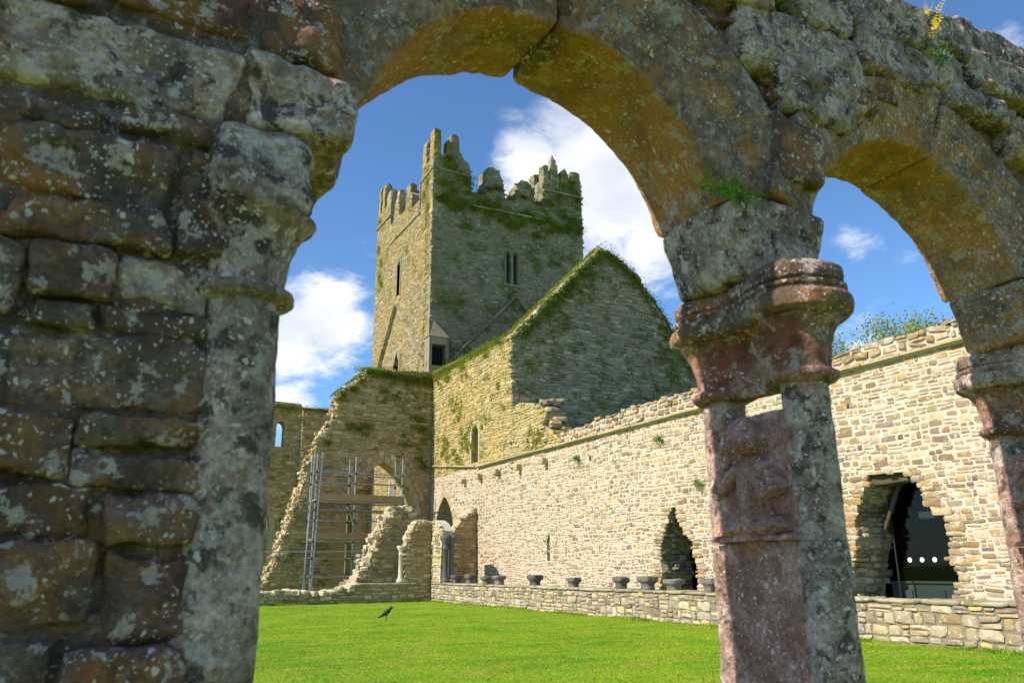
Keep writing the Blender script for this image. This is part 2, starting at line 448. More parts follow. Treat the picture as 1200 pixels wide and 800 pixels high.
M_fern = foliage('fern_leaf', (.07,.17,.015), (.22,.36,.04), 9)
M_yellow = foliage('yellow_petal', (.75,.50,.03), (.9,.68,.05), 9)
M_tree = foliage('spring_tree_leaf', (.17,.24,.03), (.42,.46,.09), .8, .5)
M_bark = plain('grey_bark', (.17,.13,.09), .9, 0, .1, .3, 6)
M_feather = plain('black_feather', (.007,.007,.008), .6, 0, .3, .2, 30)

# near stone of the arcade: warm sandstone with crustose lichen, algae and moss
def near_stone(name, pal, ochre=0.0, lich=1.0, dark=.5, redpatch=0.0, mossy=.5, speck=1.0, soffit_bounce=0.0, mott=.5):
    m, g = newmat(name); geo = g.n('ShaderNodeNewGeometry'); pos = geo.outputs['Position']
    rnd = g.n('ShaderNodeObjectInfo').outputs['Random']
    base = g.ramp(rnd, pal)
    nw = g.noise(pos, 14, 3, .6, col=True)
    wp = g.vm('ADD', pos, g.vm('SCALE', nw, scale=.05))
    n1 = g.noise(wp, 11, 5, .66); n2 = g.noise(pos, 60, 5, .72)
    big = g.n('ShaderNodeSeparateColor'); g.put(big.inputs[0], g.noise(wp, 4.6, 5, .66, col=True))
    mid = g.n('ShaderNodeSeparateColor'); g.put(mid.inputs[0], g.noise(g.vm('ADD', wp, (3.1, 1.7, 9.2)), 13, 5, .70, col=True))
    c = g.mix(1.0, base, g.vm('SCALE', (1, 1, 1), scale=g.m('MULTIPLY', g.m('MAXIMUM', g.m('MULTIPLY_ADD', n1, 2.8, -.40), .12), g.m('MAXIMUM', g.m('MULTIPLY_ADD', n2, 2.6, -.30), .15))), 'MULTIPLY')
    # brown iron staining and grey weathering
    c = g.mix(g.m('MULTIPLY', g.ss(mid.outputs[2], .46, .60), .55), c, g.mix(n2, (.10,.052,.022), (.30,.17,.07)))
    if redpatch:
        c = g.mix(g.m('MULTIPLY', g.ss(big.outputs[0], .44, .60), redpatch), c, g.mix(n2, (.12,.035,.02), (.34,.115,.065)))
    # dark algae films
    c = g.mix(g.m('MULTIPLY', g.ss(big.outputs[1], .49, .60), dark), c, g.mix(n2, (.018,.018,.017), (.10,.09,.075)))
    c = g.mix(g.m('MULTIPLY', g.ss(mid.outputs[0], .53, .60), mott), c, g.mix(n2, (.012,.012,.012), (.07,.065,.06)))
    # ochre lichen film, plus warm bounced light painted onto the undersides
    om = g.ss(big.outputs[2], .52-.20*ochre, .66-.20*ochre)
    if soffit_bounce:
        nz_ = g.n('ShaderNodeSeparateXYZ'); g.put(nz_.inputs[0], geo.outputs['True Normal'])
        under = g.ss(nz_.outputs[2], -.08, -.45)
        om = g.m('MAXIMUM', om, g.m('MULTIPLY', g.m('MULTIPLY', under, g.m('MULTIPLY_ADD', g.ss(big.outputs[0], .38, .60), .75, .28)), soffit_bounce))
    c = g.mix(g.m('MULTIPLY', om, .30+.6*max(ochre, soffit_bounce), clamp=True), c, g.mix(n2, (.31,.125,.012), (.74,.37,.055)))
    # grey-white lichen crusts: thin sheets, rosettes and fine specks
    gm = g.ss(mid.outputs[1], .565, .605)
    c = g.mix(g.m('MULTIPLY', gm, .60*lich), c, g.mix(n2, (.26,.26,.255), (.76,.75,.72)))
    patch = g.ss(g.noise(g.vm('ADD', pos, (4.4, 2.4, .3)), 5.0, 2, .5), .36, .56)
    sv = g.vm('ADD', wp, g.vm('SCALE', nw, scale=.02))
    for s_, th, am in ((34, .30, .95), (95, .36, .95)):
        vn = g.n('ShaderNodeTexVoronoi'); g.put(vn.inputs['Vector'], sv); vn.inputs['Scale'].default_value = s_
        sepc = g.n('ShaderNodeSeparateColor'); g.put(sepc.inputs[0], vn.outputs['Color'])
        keep = g.ss(sepc.outputs[0], .40, .55)
        rad = g.m('MULTIPLY', keep, g.m('MULTIPLY_ADD', sepc.outputs[1], th*.9, th*.25))
        edge = g.m('MULTIPLY_ADD', n2, .22, -.11)
        spot = g.ss(g.m('ADD', g.m('SUBTRACT', rad, vn.outputs['Distance']), edge), 0.0, .05)
        c = g.mix(g.m('MULTIPLY', g.m('MULTIPLY', spot, patch), am*speck, clamp=True), c, g.mix(n2, (.40,.42,.42), (.80,.81,.80)))
    if mossy:
        nz = g.n('ShaderNodeSeparateXYZ'); g.put(nz.inputs[0], geo.outputs['Normal'])
        mo = g.m('ADD', g.noise(g.vm('ADD', wp, (9.3, .4, 3.2)), 4.0, 5, .7), g.m('MULTIPLY', nz.outputs[2], .08))
        c = g.mix(g.m('MULTIPLY', g.ss(mo, .58, .67), mossy), c, g.mix(n2, (.03,.04,.006), (.18,.19,.025)))
    c = g.mix(1.0, c, (1.20, .91, .83), 'MULTIPLY')
    h = g.m('ADD', n1, g.m('MULTIPLY', n2, .5))
    g.out(c, .85, g.bump(h, 1.0, .026), .25)
    return m
BR = [(0, (.125,.10,.078)), (.2, (.19,.165,.135)), (.38, (.085,.052,.048)), (.55, (.20,.150,.095)), (.72, (.155,.145,.135)), (.86, (.18,.098,.055)), (1, (.23,.205,.18))]
GY = [(0, (.36,.34,.31)), (.3, (.45,.42,.38)), (.6, (.31,.29,.26)), (1, (.50,.47,.42))]
M_near = near_stone('lichened_brown_rubble', BR, .08, 1.2, .50, .30, .45, 1.5, 0, .5)
M_nearg = near_stone('lichened_grey_rubble', GY, .0, 1.5, .55, .0, .22, 1.3, 0, .85)
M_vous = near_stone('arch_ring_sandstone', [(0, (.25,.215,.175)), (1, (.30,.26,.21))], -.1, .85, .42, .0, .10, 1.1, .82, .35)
M_shaft = near_stone('grey_shaft_stone', [(0, (.38,.35,.31)), (1, (.43,.395,.35))], -.2, 1.1, .45, .08, .05, 1.4, 0, .8)
M_red = near_stone('red_sandstone', [(0, (.30,.21,.175)), (1, (.34,.24,.20))], .0, 1.0, .35, .85, .03, 1.3, 0, .5)
M_nmort = near_stone('grey_arcade_mortar', [(0, (.115,.10,.085)), (1, (.15,.13,.11))], .05, .5, .6, 0, .45, .7)
M_panel = near_stone('red_carved_sandstone', [(0, (.44,.29,.26)), (1, (.47,.31,.28))], -.2, .6, .10, .45, .0, 1.1, 0, .06)

# lawn
m_, g = newmat('mown_grass'); M_lawn = m_
pos = g.n('ShaderNodeNewGeometry').outputs['Position']
st_ = g.vm('MULTIPLY', pos, (.55, 1.6, 1)); n1 = g.noise(pos, .45, 5, .62); n2 = g.noise(st_, 1.5, 7, .70); n3 = g.noise(pos, 30, 4, .7)
c = g.mix(g.ss(n1, .35, .65), (.13,.31,.008), (.26,.42,.014)); c = g.mix(g.ss(n2, .43, .64), c, (.28,.31,.03))
c = g.mix(g.m('MULTIPLY', n3, .5), c, (.06,.15,.006))
g.out(c, .9, g.bump(n3, .8, .04), .15)
m_, g = newmat('grass_blade'); M_blade = m_
geo = g.n('ShaderNodeNewGeometry'); pos = geo.outputs['Position']
st_ = g.vm('MULTIPLY', pos, (.55, 1.6, 1)); n1 = g.noise(pos, .45, 5, .62); n2 = g.noise(st_, 1.5, 7, .70)
c = g.mix(g.ss(n1, .35, .65), (.15,.35,.010), (.32,.47,.020)); c = g.mix(g.ss(n2, .43, .64), c, (.50,.50,.07))
c = g.mix(1, c, g.vm('SCALE', (1, 1, 1), scale=g.m('MULTIPLY_ADD', geo.outputs['Random Per Island'], .7, .6)), 'MULTIPLY')
d = g.n('ShaderNodeBsdfDiffuse'); g.put(d.inputs[0], c); t = g.n('ShaderNodeBsdfTranslucent'); g.put(t.inputs[0], c)
x = g.n('ShaderNodeMixShader'); x.inputs[0].default_value = .4
g.t.links.new(d.outputs[0], x.inputs[1]); g.t.links.new(t.outputs[0], x.inputs[2])
o = g.n('ShaderNodeOutputMaterial'); g.t.links.new(x.outputs[0], o.inputs[0])

# ================================================================== GROUND
nx = 60
gx = np.concatenate([np.linspace(-900, -10, 12), np.linspace(-5, 45, 26), np.linspace(60, 900, 12)])
V = []; F = []
for i, y in enumerate(gx):
    for x_ in gx: V.append((x_, y, 0.0))
n_ = len(gx)
for i in range(n_-1):
    for j in range(n_-1): F.append((i*n_+j, i*n_+j+1, (i+1)*n_+j+1, (i+1)*n_+j))
ob('lawn', mesh('lawn', V, F, M_lawn), label='bright green mown lawn of the cloister garth', kind='structure')
# blades, thicker towards the camera's end of the garth
NB = 330000
r = np.random.default_rng(11)
yy = 36.0-np.power(r.random(NB), 1.0)*29; xx = r.uniform(-3, 14.5, NB)
dep = xx*math.sin(YAW)+yy*math.cos(YAW); lat = xx*math.cos(YAW)-yy*math.sin(YAW)
k = (np.abs(lat) < dep*.68+.5) & (r.random(NB) < np.clip(14/dep, .25, 1)*1.1)
xx, yy = xx[k], yy[k]; n0_ = len(xx)
e1 = r.uniform(6, 35.9, 9000); e2 = r.uniform(4, 14.4, 4500)                # longer uncut grass at the foot of the walls
xx = np.concatenate([xx, 14.46-np.abs(r.normal(0, .05, 9000)), e2]); yy = np.concatenate([yy, e1, 35.9-np.abs(r.normal(0, .05, 4500))]); n_ = len(xx)
hh = r.uniform(.010, .026, n_); hh[n0_:] *= 1.5+3.5*np.clip(np.sin(xx[n0_:]*2.1+yy[n0_:]*1.7)*.5+.5, 0, 1); wd = r.uniform(.005, .011, n_); a = r.uniform(0, 2*math.pi, n_); ln = r.normal(0, .018, (n_, 2))
B = np.zeros((n_, 3, 3)); B[:, 0] = np.stack([xx-wd*np.cos(a), yy-wd*np.sin(a), 0*xx], 1); B[:, 1] = np.stack([xx+wd*np.cos(a), yy+wd*np.sin(a), 0*xx], 1)
B[:, 2] = np.stack([xx+ln[:, 0], yy+ln[:, 1], hh], 1)
ob('grass', mesh_tri('grass', B.reshape(-1, 3), np.arange(3*n_).reshape(-1, 3), M_blade), label='short grass blades covering the cloister garth', cat='grass', kind='stuff')

# ================================================================== BACKGROUND MASONRY
YF = lambda X: frame((X, 0, 0), (0, 1, 0), (0, 0, 1), (-1, 0, 0))      # wall facing -X, u = Y, v = Z
XF = lambda Y: frame((0, Y, 0), (1, 0, 0), (0, 0, 1), (0, -1, 0))      # wall facing -Y, u = X, v = Z
def moss_on(parent, fr, pts_uv, n, spread, size, mat, seed, w0=.05, name='moss', up=.3):
    """cushions of tiny leaves on a wall face, sprinkled round the given (u,v) places"""
    O, U, V, N = [np.array(x) for x in fr]; r = np.random.default_rng(seed)
    c = np.array(pts_uv)[r.integers(0, len(pts_uv), n)]
    uv = c[:, :2]+r.normal(size=(n, 2))*np.array(spread)*r.uniform(.3, 1, (n, 1))
    wv = w0+np.abs(r.normal(0, .03, n))
    P = O+uv[:, :1]*U+uv[:, 1:2]*V+wv[:, None]*N
    Vv, T = leaves(P, np.tile(N, (n, 1)), size*.62, seed, 1.2, up)
    return ob(name, mesh_tri(name, Vv, T, mat), parent, kind='stuff')

def arch_pts(c, hw, z0, rise, n=10, close=True):
    """pointed arch outline from left springing over the apex to the right springing"""
    # two arcs, each centred beyond the middle line
    R_ = (rise*rise+hw*hw)/(2*hw); pts = []
    for s in (-1, 1):
        cx = c+s*(hw-R_)  # centre for the limb on side s
        th = math.asin(min(1, rise/R_))
        arc = [(cx+s*R_*math.cos(th*i/n), z0+R_*math.sin(th*i/n)) for i in range(n+1)]
        pts += arc if s == -1 else arc[::-1][1:]
    return pts
def voussoirs(parent, fr, c, hw, z0, rise, depth_r, n, mat, thick=.4, proud=.05, name='voussoir', gap=.015):
    O, U, V, N = fr
    inner = arch_pts(c, hw, z0, rise, 24); outer = arch_pts(c, hw+depth_r, z0, rise+depth_r*1.15, 24)
    m = len(inner); parts = []
    for k in range(n):
        a = k*(m-1)/n; b = (k+1)*(m-1)/n
        def at(L, t):
            i = min(int(t), m-2); f = t-i; return (L[i][0]*(1-f)+L[i+1][0]*f, L[i][1]*(1-f)+L[i+1][1]*f)
        e = .06
        q = [at(inner, a+e), at(inner, b-e), at(outer, b-e), at(outer, a+e)]
        P = [tuple(O+U*x+V*y+N*(proud+random.uniform(-.01, .01))) for x, y in q]+[tuple(O+U*x+V*y-N*thick) for x, y in q]
        F = [(0,1,2,3), (0,4,5,1), (1,5,6,2), (2,6,7,3), (3,7,4,0)]
        bm = bmesh.new(); vs = [bm.verts.new(p) for p in P]
        for f in F: bm.faces.new([vs[i] for i in f])
        bmesh.ops.recalc_face_normals(bm, faces=bm.faces)
        es = [e_ for e_ in bm.edges if all(v in vs[:4] for v in e_.verts)]
        bmesh.ops.bevel(bm, geom=es, offset=.02, segments=1, affect='EDGES')
        me = bpy.data.meshes.new(name); bm.to_mesh(me); bm.free(); me.materials.append(mat)
        ob(name, me, parent)
def core(parent, fr, outer, holes, thick, mat, name='wall_core', w0=0.0):
    me = prism(fr, outer, holes, thick, w0); me.materials.append(mat); return ob(name, me, parent)
def string_course(parent, fr, segs, h, proj, mat, name='string_course', n=0, seed=0):
    """run of separate slabs along a polyline (u,v)"""
    O, U, V, N = fr; rnd = random.Random(seed)
    for (u0, v0), (u1, v1) in segs:
        L_ = math.hypot(u1-u0, v1-v0); k = max(1, int(L_/1.1)); d = ((u1-u0)/L_, (v1-v0)/L_)
        for i in range(k):
            a = L_*i/k+.008; b = L_*(i+1)/k-.008; j = rnd.uniform(-.012, .012); pj = proj+rnd.uniform(-.02, .02)
            pts = []
            for t, w_, hh in ((a, -.12, 0), (b, -.12, 0), (b, pj*.55, 0), (a, pj*.55, 0), (a, -.12, h), (b, -.12, h), (b, pj, h*.85), (a, pj, h*.85), (a, pj, h*.4), (b, pj, h*.4)):
                pts.append(tuple(O+U*(u0+d[0]*t-d[1]*hh)+V*(v0+d[1]*t+d[0]*hh+j)+N*w_))
            F = [(0,1,2,3), (3,2,9,8), (8,9,6,7), (7,6,5,4), (0,3,8,7,4), (1,5,6,9,2)]
            bm = bmesh.new(); vs = [bm.verts.new(p) for p in pts]
            for f in F: bm.faces.new([vs[q] for q in f])
            bmesh.ops.recalc_face_normals(bm, faces=bm.faces)
            me = bpy.data.meshes.new(name); bm.to_mesh(me); bm.free(); me.materials.append(mat); ob(name, me, parent)

# ---------------- east range wall (sunlit)
XE = 17.4
ew = thing('range_wall', (XE+.5, 20, 0), 'long sunlit cream rubble wall with two broken doorways beyond the lawn', 'wall')
hole2 = [(14.75,0.0),(14.72,.8),(14.54,1.54),(14.31,2.17),(14.3,2.81),(13.91,3.32),(13.74,3.71),(12.67,3.68),(12.3,3.42),(12.26,3.08),(12.11,2.71),(11.88,2.66),(11.71,2.42),(11.68,2.08),(11.86,1.62),(11.76,1.52),(11.67,1.19),(11.80,.84),(11.80,0.0)]
hole1 = [(22.6,0.0),(22.55,.76),(22.31,1.32),(22.45,1.88),(22.25,2.44),(21.97,2.94),(21.65,3.43),(21.38,3.41),(21.21,2.9),(20.91,2.45),(20.62,2.33),(20.67,1.85),(20.45,1.58),(20.5,.8),(20.5,0.0)]
slit = [(30.08,1.75),(30.08,2.85),(29.82,2.85),(29.82,1.75)]
sock = [(14.13,5.47),(14.13,5.76),(13.94,5.76),(13.94,5.47)]
put2 = [[(a+.1,b),(a+.1,b+.22),(a-.08,b+.22),(a-.08,b)] for a, b in ((26.5,5.55),)]
dc, dhw, dz, dr = 41.35, 1.30, 3.3, 2.0
door = [(dc-dhw, 0.0)]+arch_pts(dc, dhw, dz, dr, 8)+[(dc+dhw, 0.0)]
E0, E1 = 5.5, 43.5
rimtop = [(43.5,6.45),(43.5,12.96),(40,12.85),(37.1,12.62),(35,12.66),(33.27,12.58),(33.27,8.9),(32.4,9.0),(31.1,8.75),(30.4,8.5),(29.9,8.15),(30.0,7.5),(29.3,7.05),(28.8,6.75)]
range_top = [(28.8,6.75),(E0,6.75)]
poly = [(E0,0.0), (11.80,0.0)]+hole2[::-1][1:-1]+[(14.75,0.0),(20.5,0.0)]+hole1[::-1][1:-1]+[(22.6,0.0)]+[(door[0][0],0.0)]+door[1:-1]+[(door[-1][0],0.0),(43.5,0.0),(43.5,6.45),(E0,6.45)]
core(ew, YF(XE), poly, [slit, sock]+put2, 1.35, M_east_mortar)
def in_east(u, v):
    if not (E0 < u < 43.45 and 0 < v < 6.45): return False
    for h in (hole1, hole2, slit, sock, *put2):
        if inpoly(h, u, v): return False
    if abs(u-dc) < dhw+.34 and inpoly([(dc-dhw-.34, -1)]+arch_pts(dc, dhw+.34, dz, dr+.4, 8)+[(dc+dhw+.34, -1)], u, v): return False
    return True
st = lay_courses(E0, 43.4, .02, 6.40, in_east, (.075, .20), (.10, .44), .026, 21, split=.35, wob=.06)
put_stones(ew, YF(XE), st, M_east, 300, depth=.042, proud=.007, jit=.006, seed=4, rot=.05)
voussoirs(ew, YF(XE), dc, dhw, dz, dr, .34, 14, M_dress, thick=.5, proud=.04)
for s_ in (-1, 1):
    for q in range(9):
        z = .02+q*.365; u0 = dc+s_*dhw; u1 = dc+s_*(dhw+(.34 if q % 2 else .5))
        v_, f_ = boxvf(XE-.035, XE+.5, min(u0, u1)+.006, max(u0, u1)-.006, z, z+.35)
        ob('jamb_stone', mesh('jamb_stone', v_, f_, M_dress), ew)
for s_ in (-1, 1):  # near-black boxes on the jambs stand in for the doorway's shade
    u0 = dc+s_*dhw; v_, f_ = boxvf(XE+.51, XE+1.34, min(u0-s_*.03, u0+s_*.1), max(u0-s_*.03, u0+s_*.1), .01, 3.3); ob('jamb_shade', mesh('jamb_shade', v_, f_, M_dark), ew)
# cornice ledge with broken parapet above it
string_course(ew, YF(XE), [((E0, 6.42), (37.0, 6.42)), ((37.2, 6.45), (43.3, 7.15))], .13, .17, M_dress, 'cornice_slab', seed=2)
ptop = [(29.3,6.55),(29.0,7.0),(28.2,7.12),(27.2,7.0),(26.4,7.25),(25.2,7.16),(24,7.32),(23,7.22),(21.6,7.3),(20.1,7.24),(18.5,7.3),(17,7.16),(15.5,7.1),(14.5,7.02),(13.4,7.12),(12.6,7.05),(11,7.05),(9,7.2),(7,7.05),(E0,7.1),(E0,6.55)]
fp = frame((XE+.18, 0, 0), (0, 1, 0), (0, 0, 1), (-1, 0, 0))
core(ew, fp, [(u, v-.07 if v > 6.6 else v) for u, v in ptop][::-1], [], .8, M_east_mortar, 'parapet_core')
st = lay_courses(E0, 29.2, 6.56, 7.35, lambda u, v: inpoly(ptop, u, v), (.12, .26), (.18, .5), .03, 31, .3, .03)
put_stones(ew, fp, st, M_east, 120, depth=.22, proud=.05, jit=.035, seed=5, stuffname='parapet_rubble', rot=.12)
# loose stones along the parapet top
rt_ = random.Random(9)
fl = frame((0, 0, 0), (0, 1, 0), (-1, 0, 0), (0, 0, 1))
st = []
PT = sorted(ptop[1:-1])
for i in range(110):
    u = rt_.uniform(E0, 29); zt = np.interp(u, [p[0] for p in PT], [p[1] for p in PT])
    st.append((u, -(XE+.18+rt_.uniform(.0, .55)), rt_.uniform(.15, .4), rt_.uniform(.12, .28), zt))
for s_ in st:
    k = rt_.randrange(len(POOL)); o = bpy.data.objects.new('top_stone', pool_mesh(k, M_east)); COL.objects.link(o); o.parent = ew
    m4 = Matrix.Rotation(rt_.uniform(-.5, .5), 4, 'Z') @ Matrix.Rotation(rt_.gauss(0, .18), 4, 'X') @ Matrix.Diagonal((s_[3], s_[2], .11, 1))
    m4.translation = Vector((-s_[1], s_[0], s_[4]+rt_.uniform(-.02, .06)))-ew.location; o.matrix_basis = m4
# corbels
for i, (y, z) in enumerate([(36.6,5.95),(34.55,5.95),(32.4,5.95),(30.0,5.95),(38.6,5.9)]):
    v_, f_ = block(boxmap(XE-.30, XE+.1, y-.13, y+.13, z-.13, z+.15, .15, i), (8, 6, 6), 8, .02, 6, 60+i)
    ob('corbel', mesh('corbel', v_, f_, M_dress, True), ew)

# roofed rooms behind the wall; the pointed door gets an added dark box
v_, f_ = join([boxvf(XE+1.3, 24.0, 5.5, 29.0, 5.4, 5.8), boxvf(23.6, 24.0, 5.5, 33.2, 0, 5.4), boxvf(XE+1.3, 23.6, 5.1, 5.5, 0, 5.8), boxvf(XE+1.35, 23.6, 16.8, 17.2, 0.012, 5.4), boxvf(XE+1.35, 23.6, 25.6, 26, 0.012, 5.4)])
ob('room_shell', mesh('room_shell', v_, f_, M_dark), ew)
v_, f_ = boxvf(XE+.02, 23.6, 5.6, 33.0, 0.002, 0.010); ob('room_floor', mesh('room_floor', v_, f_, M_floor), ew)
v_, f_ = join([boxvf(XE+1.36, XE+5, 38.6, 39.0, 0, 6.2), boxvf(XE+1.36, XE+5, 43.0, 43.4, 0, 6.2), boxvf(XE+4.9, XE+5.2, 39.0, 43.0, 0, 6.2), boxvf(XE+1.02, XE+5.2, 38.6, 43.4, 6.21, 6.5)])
ob('door_blackout', mesh('door_blackout', v_, f_, M_dark), ew)  # added box that keeps skylight out of the pointed doorway
# stone lintel beam and leaning timber of the broken doorway
v_, f_ = block(boxmap(XE+.15, XE+.5, 11.9, 14.2, 3.45, 3.72, .05, 3), (6, 20, 6), 9, .025, 4, 5)
ob('timber_lintel', mesh('timber_lintel', v_, f_, M_wood, True), ew)
v_, f_ = join([tube((XE+.75, 14.0, 2.4), (XE+.75, 13.35, 3.6), .06, 6)])
ob('timber_strut', mesh('timber_strut', v_, f_, M_wood), ew)
# stepped broken edge of both openings
re_ = random.Random(78)
for hole, cu in ((hole2, 13.0), (hole1, 21.5)):
    z = .02; top = max(p[1] for p in hole)+.05
    while z < top:
        h = re_.uniform(.09, .20); cross = []
        for p, q in zip(hole, hole[1:]+hole[:1]):
            if (p[1] > z+h/2) != (q[1] > z+h/2): cross.append(p[0]+(q[0]-p[0])*(z+h/2-p[1])/(q[1]-p[1]))
        if len(cross) >= 2:
            for u in (min(cross), max(cross)):
                sg = 1 if u > cu else -1; L_ = re_.uniform(.28, .55); e = u-sg*re_.uniform(-.02, .16)
                y0, y1 = sorted((e, e+sg*L_))
                v_, f_ = block(boxmap(XE-.022-re_.uniform(0, .012), XE+re_.uniform(.25, .5), y0, y1, z+.008, z+h-.008, .06, int(z*100)), (5, 6, 3), 9, .018, 5, int(z*1000)+int(u*10))
                ob('edge_stone', mesh('edge_stone', v_, f_, M_east), ew)
        z += h
# jagged reveal stones of both openings, laid course by course through the thickness of the wall
rv = random.Random(77)
for hole, cu in ((hole2, 13.0), (hole1, 21.5)):
    z = .05; top = max(p[1] for p in hole)
    while z < top-.1:
        h = rv.uniform(.10, .22); cross = []
        for p, q in zip(hole, hole[1:]+hole[:1]):
            if (p[1] > z) != (q[1] > z): cross.append(p[0]+(q[0]-p[0])*(z-p[1])/(q[1]-p[1]))
        if cross:
            for u in (min(cross), max(cross)):
                xd = .16
                while xd < 1.3:
                    L_ = rv.uniform(.18, .45)
                    o = bpy.data.objects.new('reveal_stone', pool_mesh(rv.randrange(len(POOL)), M_gable if rv.random() < .75 else M_low)); COL.objects.link(o); o.parent = ew
                    m4 = Matrix.Rotation(R(90 if u > cu else -90), 4, 'X') @ Matrix.Diagonal((L_-.02, h-.015, .30, 1))
                    m4.translation = Vector((XE+xd+L_/2, u-(1 if u > cu else -1)*rv.uniform(.02, .14), z+h/2))-ew.location; o.matrix_basis = m4; xd += L_
        z += h
# modern glass screen, lamps and display counter inside the right doorway
gs = thing('glass_screen', (XE+1.0, 13, 0), 'dark glass screen with three white dots inside the right broken doorway', 'glass screen')
v_, f_ = boxvf(XE+.98, XE+1.0, 11.3, 13.95, .02, 3.4); pane = ob('pane', mesh('pane', v_, f_, M_glass), gs)
for y in (13.97, 11.95):
    v_, f_ = tube((XE+.99, y, .01), (XE+.99, y, 3.4), .025, 8); ob('frame_post', mesh('frame_post', v_, f_, M_iron), gs)
for y in (13.58, 13.24, 12.90):
    V = [(XE+.972, y, 1.62)]+[(XE+.972, y+.06*math.cos(t*math.pi/8), 1.62+.06*math.sin(t*math.pi/8)) for t in range(16)]
    V2 = [(a+.005, b, c_) for a, b, c_ in V]
    F = [(0, 1+(i+1) % 16, 1+i) for i in range(16)]+[(17, 18+i, 18+(i+1) % 16) for i in range(16)]+[(1+i, 1+(i+1) % 16, 18+(i+1) % 16, 18+i) for i in range(16)]
    ob('white_dot', mesh('white_dot', V+V2, F, M_white), pane)
for i, (y, nm) in enumerate(((13.75, 'left'), (12.45, 'right'))):
    pl = thing('pendant_lamp', (XE+2.2, y, 2.75), 'small white box lamp hanging %s in the dark right doorway' % ('near the leaning timber' if i == 0 else 'closer to the right edge'), 'lamp', 'lamps hanging in the doorway')
    v_, f_ = boxvf(XE+2.1, XE+2.3, y-.22, y+.22, 2.68, 2.85); ob('lamp_box', mesh('lamp_box', v_, f_, M_white), pl)
    v_, f_ = tube((XE+2.2, y, 2.84), (XE+2.2, y, 5.4), .012, 6); ob('cable', mesh('cable', v_, f_, M_white), pl)
ct = thing('display_counter', (XE+1.8, 13.4, 0), 'pale display counter standing inside the right broken doorway', 'counter')
v_, f_ = join([boxvf(XE+1.5, XE+2.1, 12.0, 14.6, .1, 1.05)]); ob('cabinet', mesh('cabinet', v_, f_, M_counter), ct)
v_, f_ = boxvf(XE+1.45, XE+2.15, 11.95, 14.65, 1.053, 1.10); ob('worktop', mesh('worktop', v_, f_, M_counter), ct)
for y in (12.2, 13.1, 14.0):
    v_, f_ = boxvf(XE+1.47, XE+1.497, y, y+.5, .3, .9); ob('panel', mesh('panel', v_, f_, M_counter), ct)

# railing on the wall top
rl = thing('handrail', (18.7, 20, 6.9), 'thin grey metal handrail running behind the top of the sunlit wall', 'railing')
for y0, y1 in ((6.0, 29.0),):
    v_, f_ = tube((18.7, y0, 7.28), (18.7, y1, 7.36), .02, 8); ob('rail', mesh('rail', v_, f_, M_steel), rl)
for q in range(12):
    y = 6.2+q*2.06; v_, f_ = tube((18.7, y, 5.75), (18.7, y, 7.29), .018, 8); ob('post', mesh('post', v_, f_, M_steel), rl)

# ---------------- transept: west wall and gable
tp = thing('transept', (22, 38, 0), 'ruined roofless transept with a tall grey gable and mossy ochre side wall', 'building')
twin = [(36.95,6.75),(36.95,8.25)]+[(37.35-.4*math.cos(t), 8.25+.45*math.sin(t)) for t in (R(40), R(90), R(140))]+[(37.75,8.25),(37.75,6.75)]
FT = YF(XE-.006)
tpoly = [(28.8,6.452),(43.5,6.452)]+rimtop[1:]
core(tp, FT, tpoly, [twin], 1.0, M_tran_mortar, 'west_wall_core')
st = lay_courses(28.7, 43.45, 6.58, 13.0, lambda u, v: inpoly(tpoly, u, v) and not inpoly([(36.8,6.7),(36.8,8.9),(37.9,8.9),(37.9,6.7)], u, v), (.10, .26), (.14, .46), .032, 41, .38, .06)
put_stones(tp, FT, st, M_tran, 200, depth=.14, proud=.03, jit=.02, seed=6, rot=.05)
for k in range(7):                                             # round head and jambs of the slit window
    a0 = math.pi*k/7+.03; a1 = math.pi*(k+1)/7-.03
    q = [(37.35-.42*math.cos(a), 8.25+.45*math.sin(a)) for a in (a0, a1)]+[(37.35-.62*math.cos(a), 8.25+.66*math.sin(a)) for a in (a1, a0)]
    V = [(XE-.05, u, v) for u, v in q]+[(XE+.3, u, v) for u, v in q]
    ob('voussoir', mesh('voussoir', V, [(3,2,1,0),(0,1,5,4),(1,2,6,5),(2,3,7,6),(3,0,4,7)], M_dress), tp)
for s_ in (36.84, 37.86):
    for q in range(5):
        v_, f_ = boxvf(XE-.05, XE+.3, s_-.10, s_+.10, 6.75+q*.30+.004, 6.75+(q+1)*.30-.004); ob('jamb_stone', mesh('jamb_stone', v_, f_, M_dress), tp)
YG = 33.2
gpoly = [(17.42,5.0),(17.42,12.5),(18.1,13.1),(18.65,13.65),(20,15.1),(21.5,16.75),(22.7,18.0),(23.0,18.25),(23.5,18.15),(24.3,17.75),(25.2,17.05),(26.2,16.0),(27.13,14.86),(28.6,12.27),(29.3,11.0),(29.6,5.0)]
core(tp, XF(YG), gpoly, [], 1.0, M_gable_mortar, 'gable_core')
st = lay_courses(17.4, 29.6, 5.8, 18.3, lambda u, v: inpoly(gpoly, u, v), (.10, .26), (.18, .62), .03, 51, .35, .06)
put_stones(tp, XF(YG), st, M_gable, 200, depth=.18, proud=.04, jit=.035, seed=7, rot=.05)
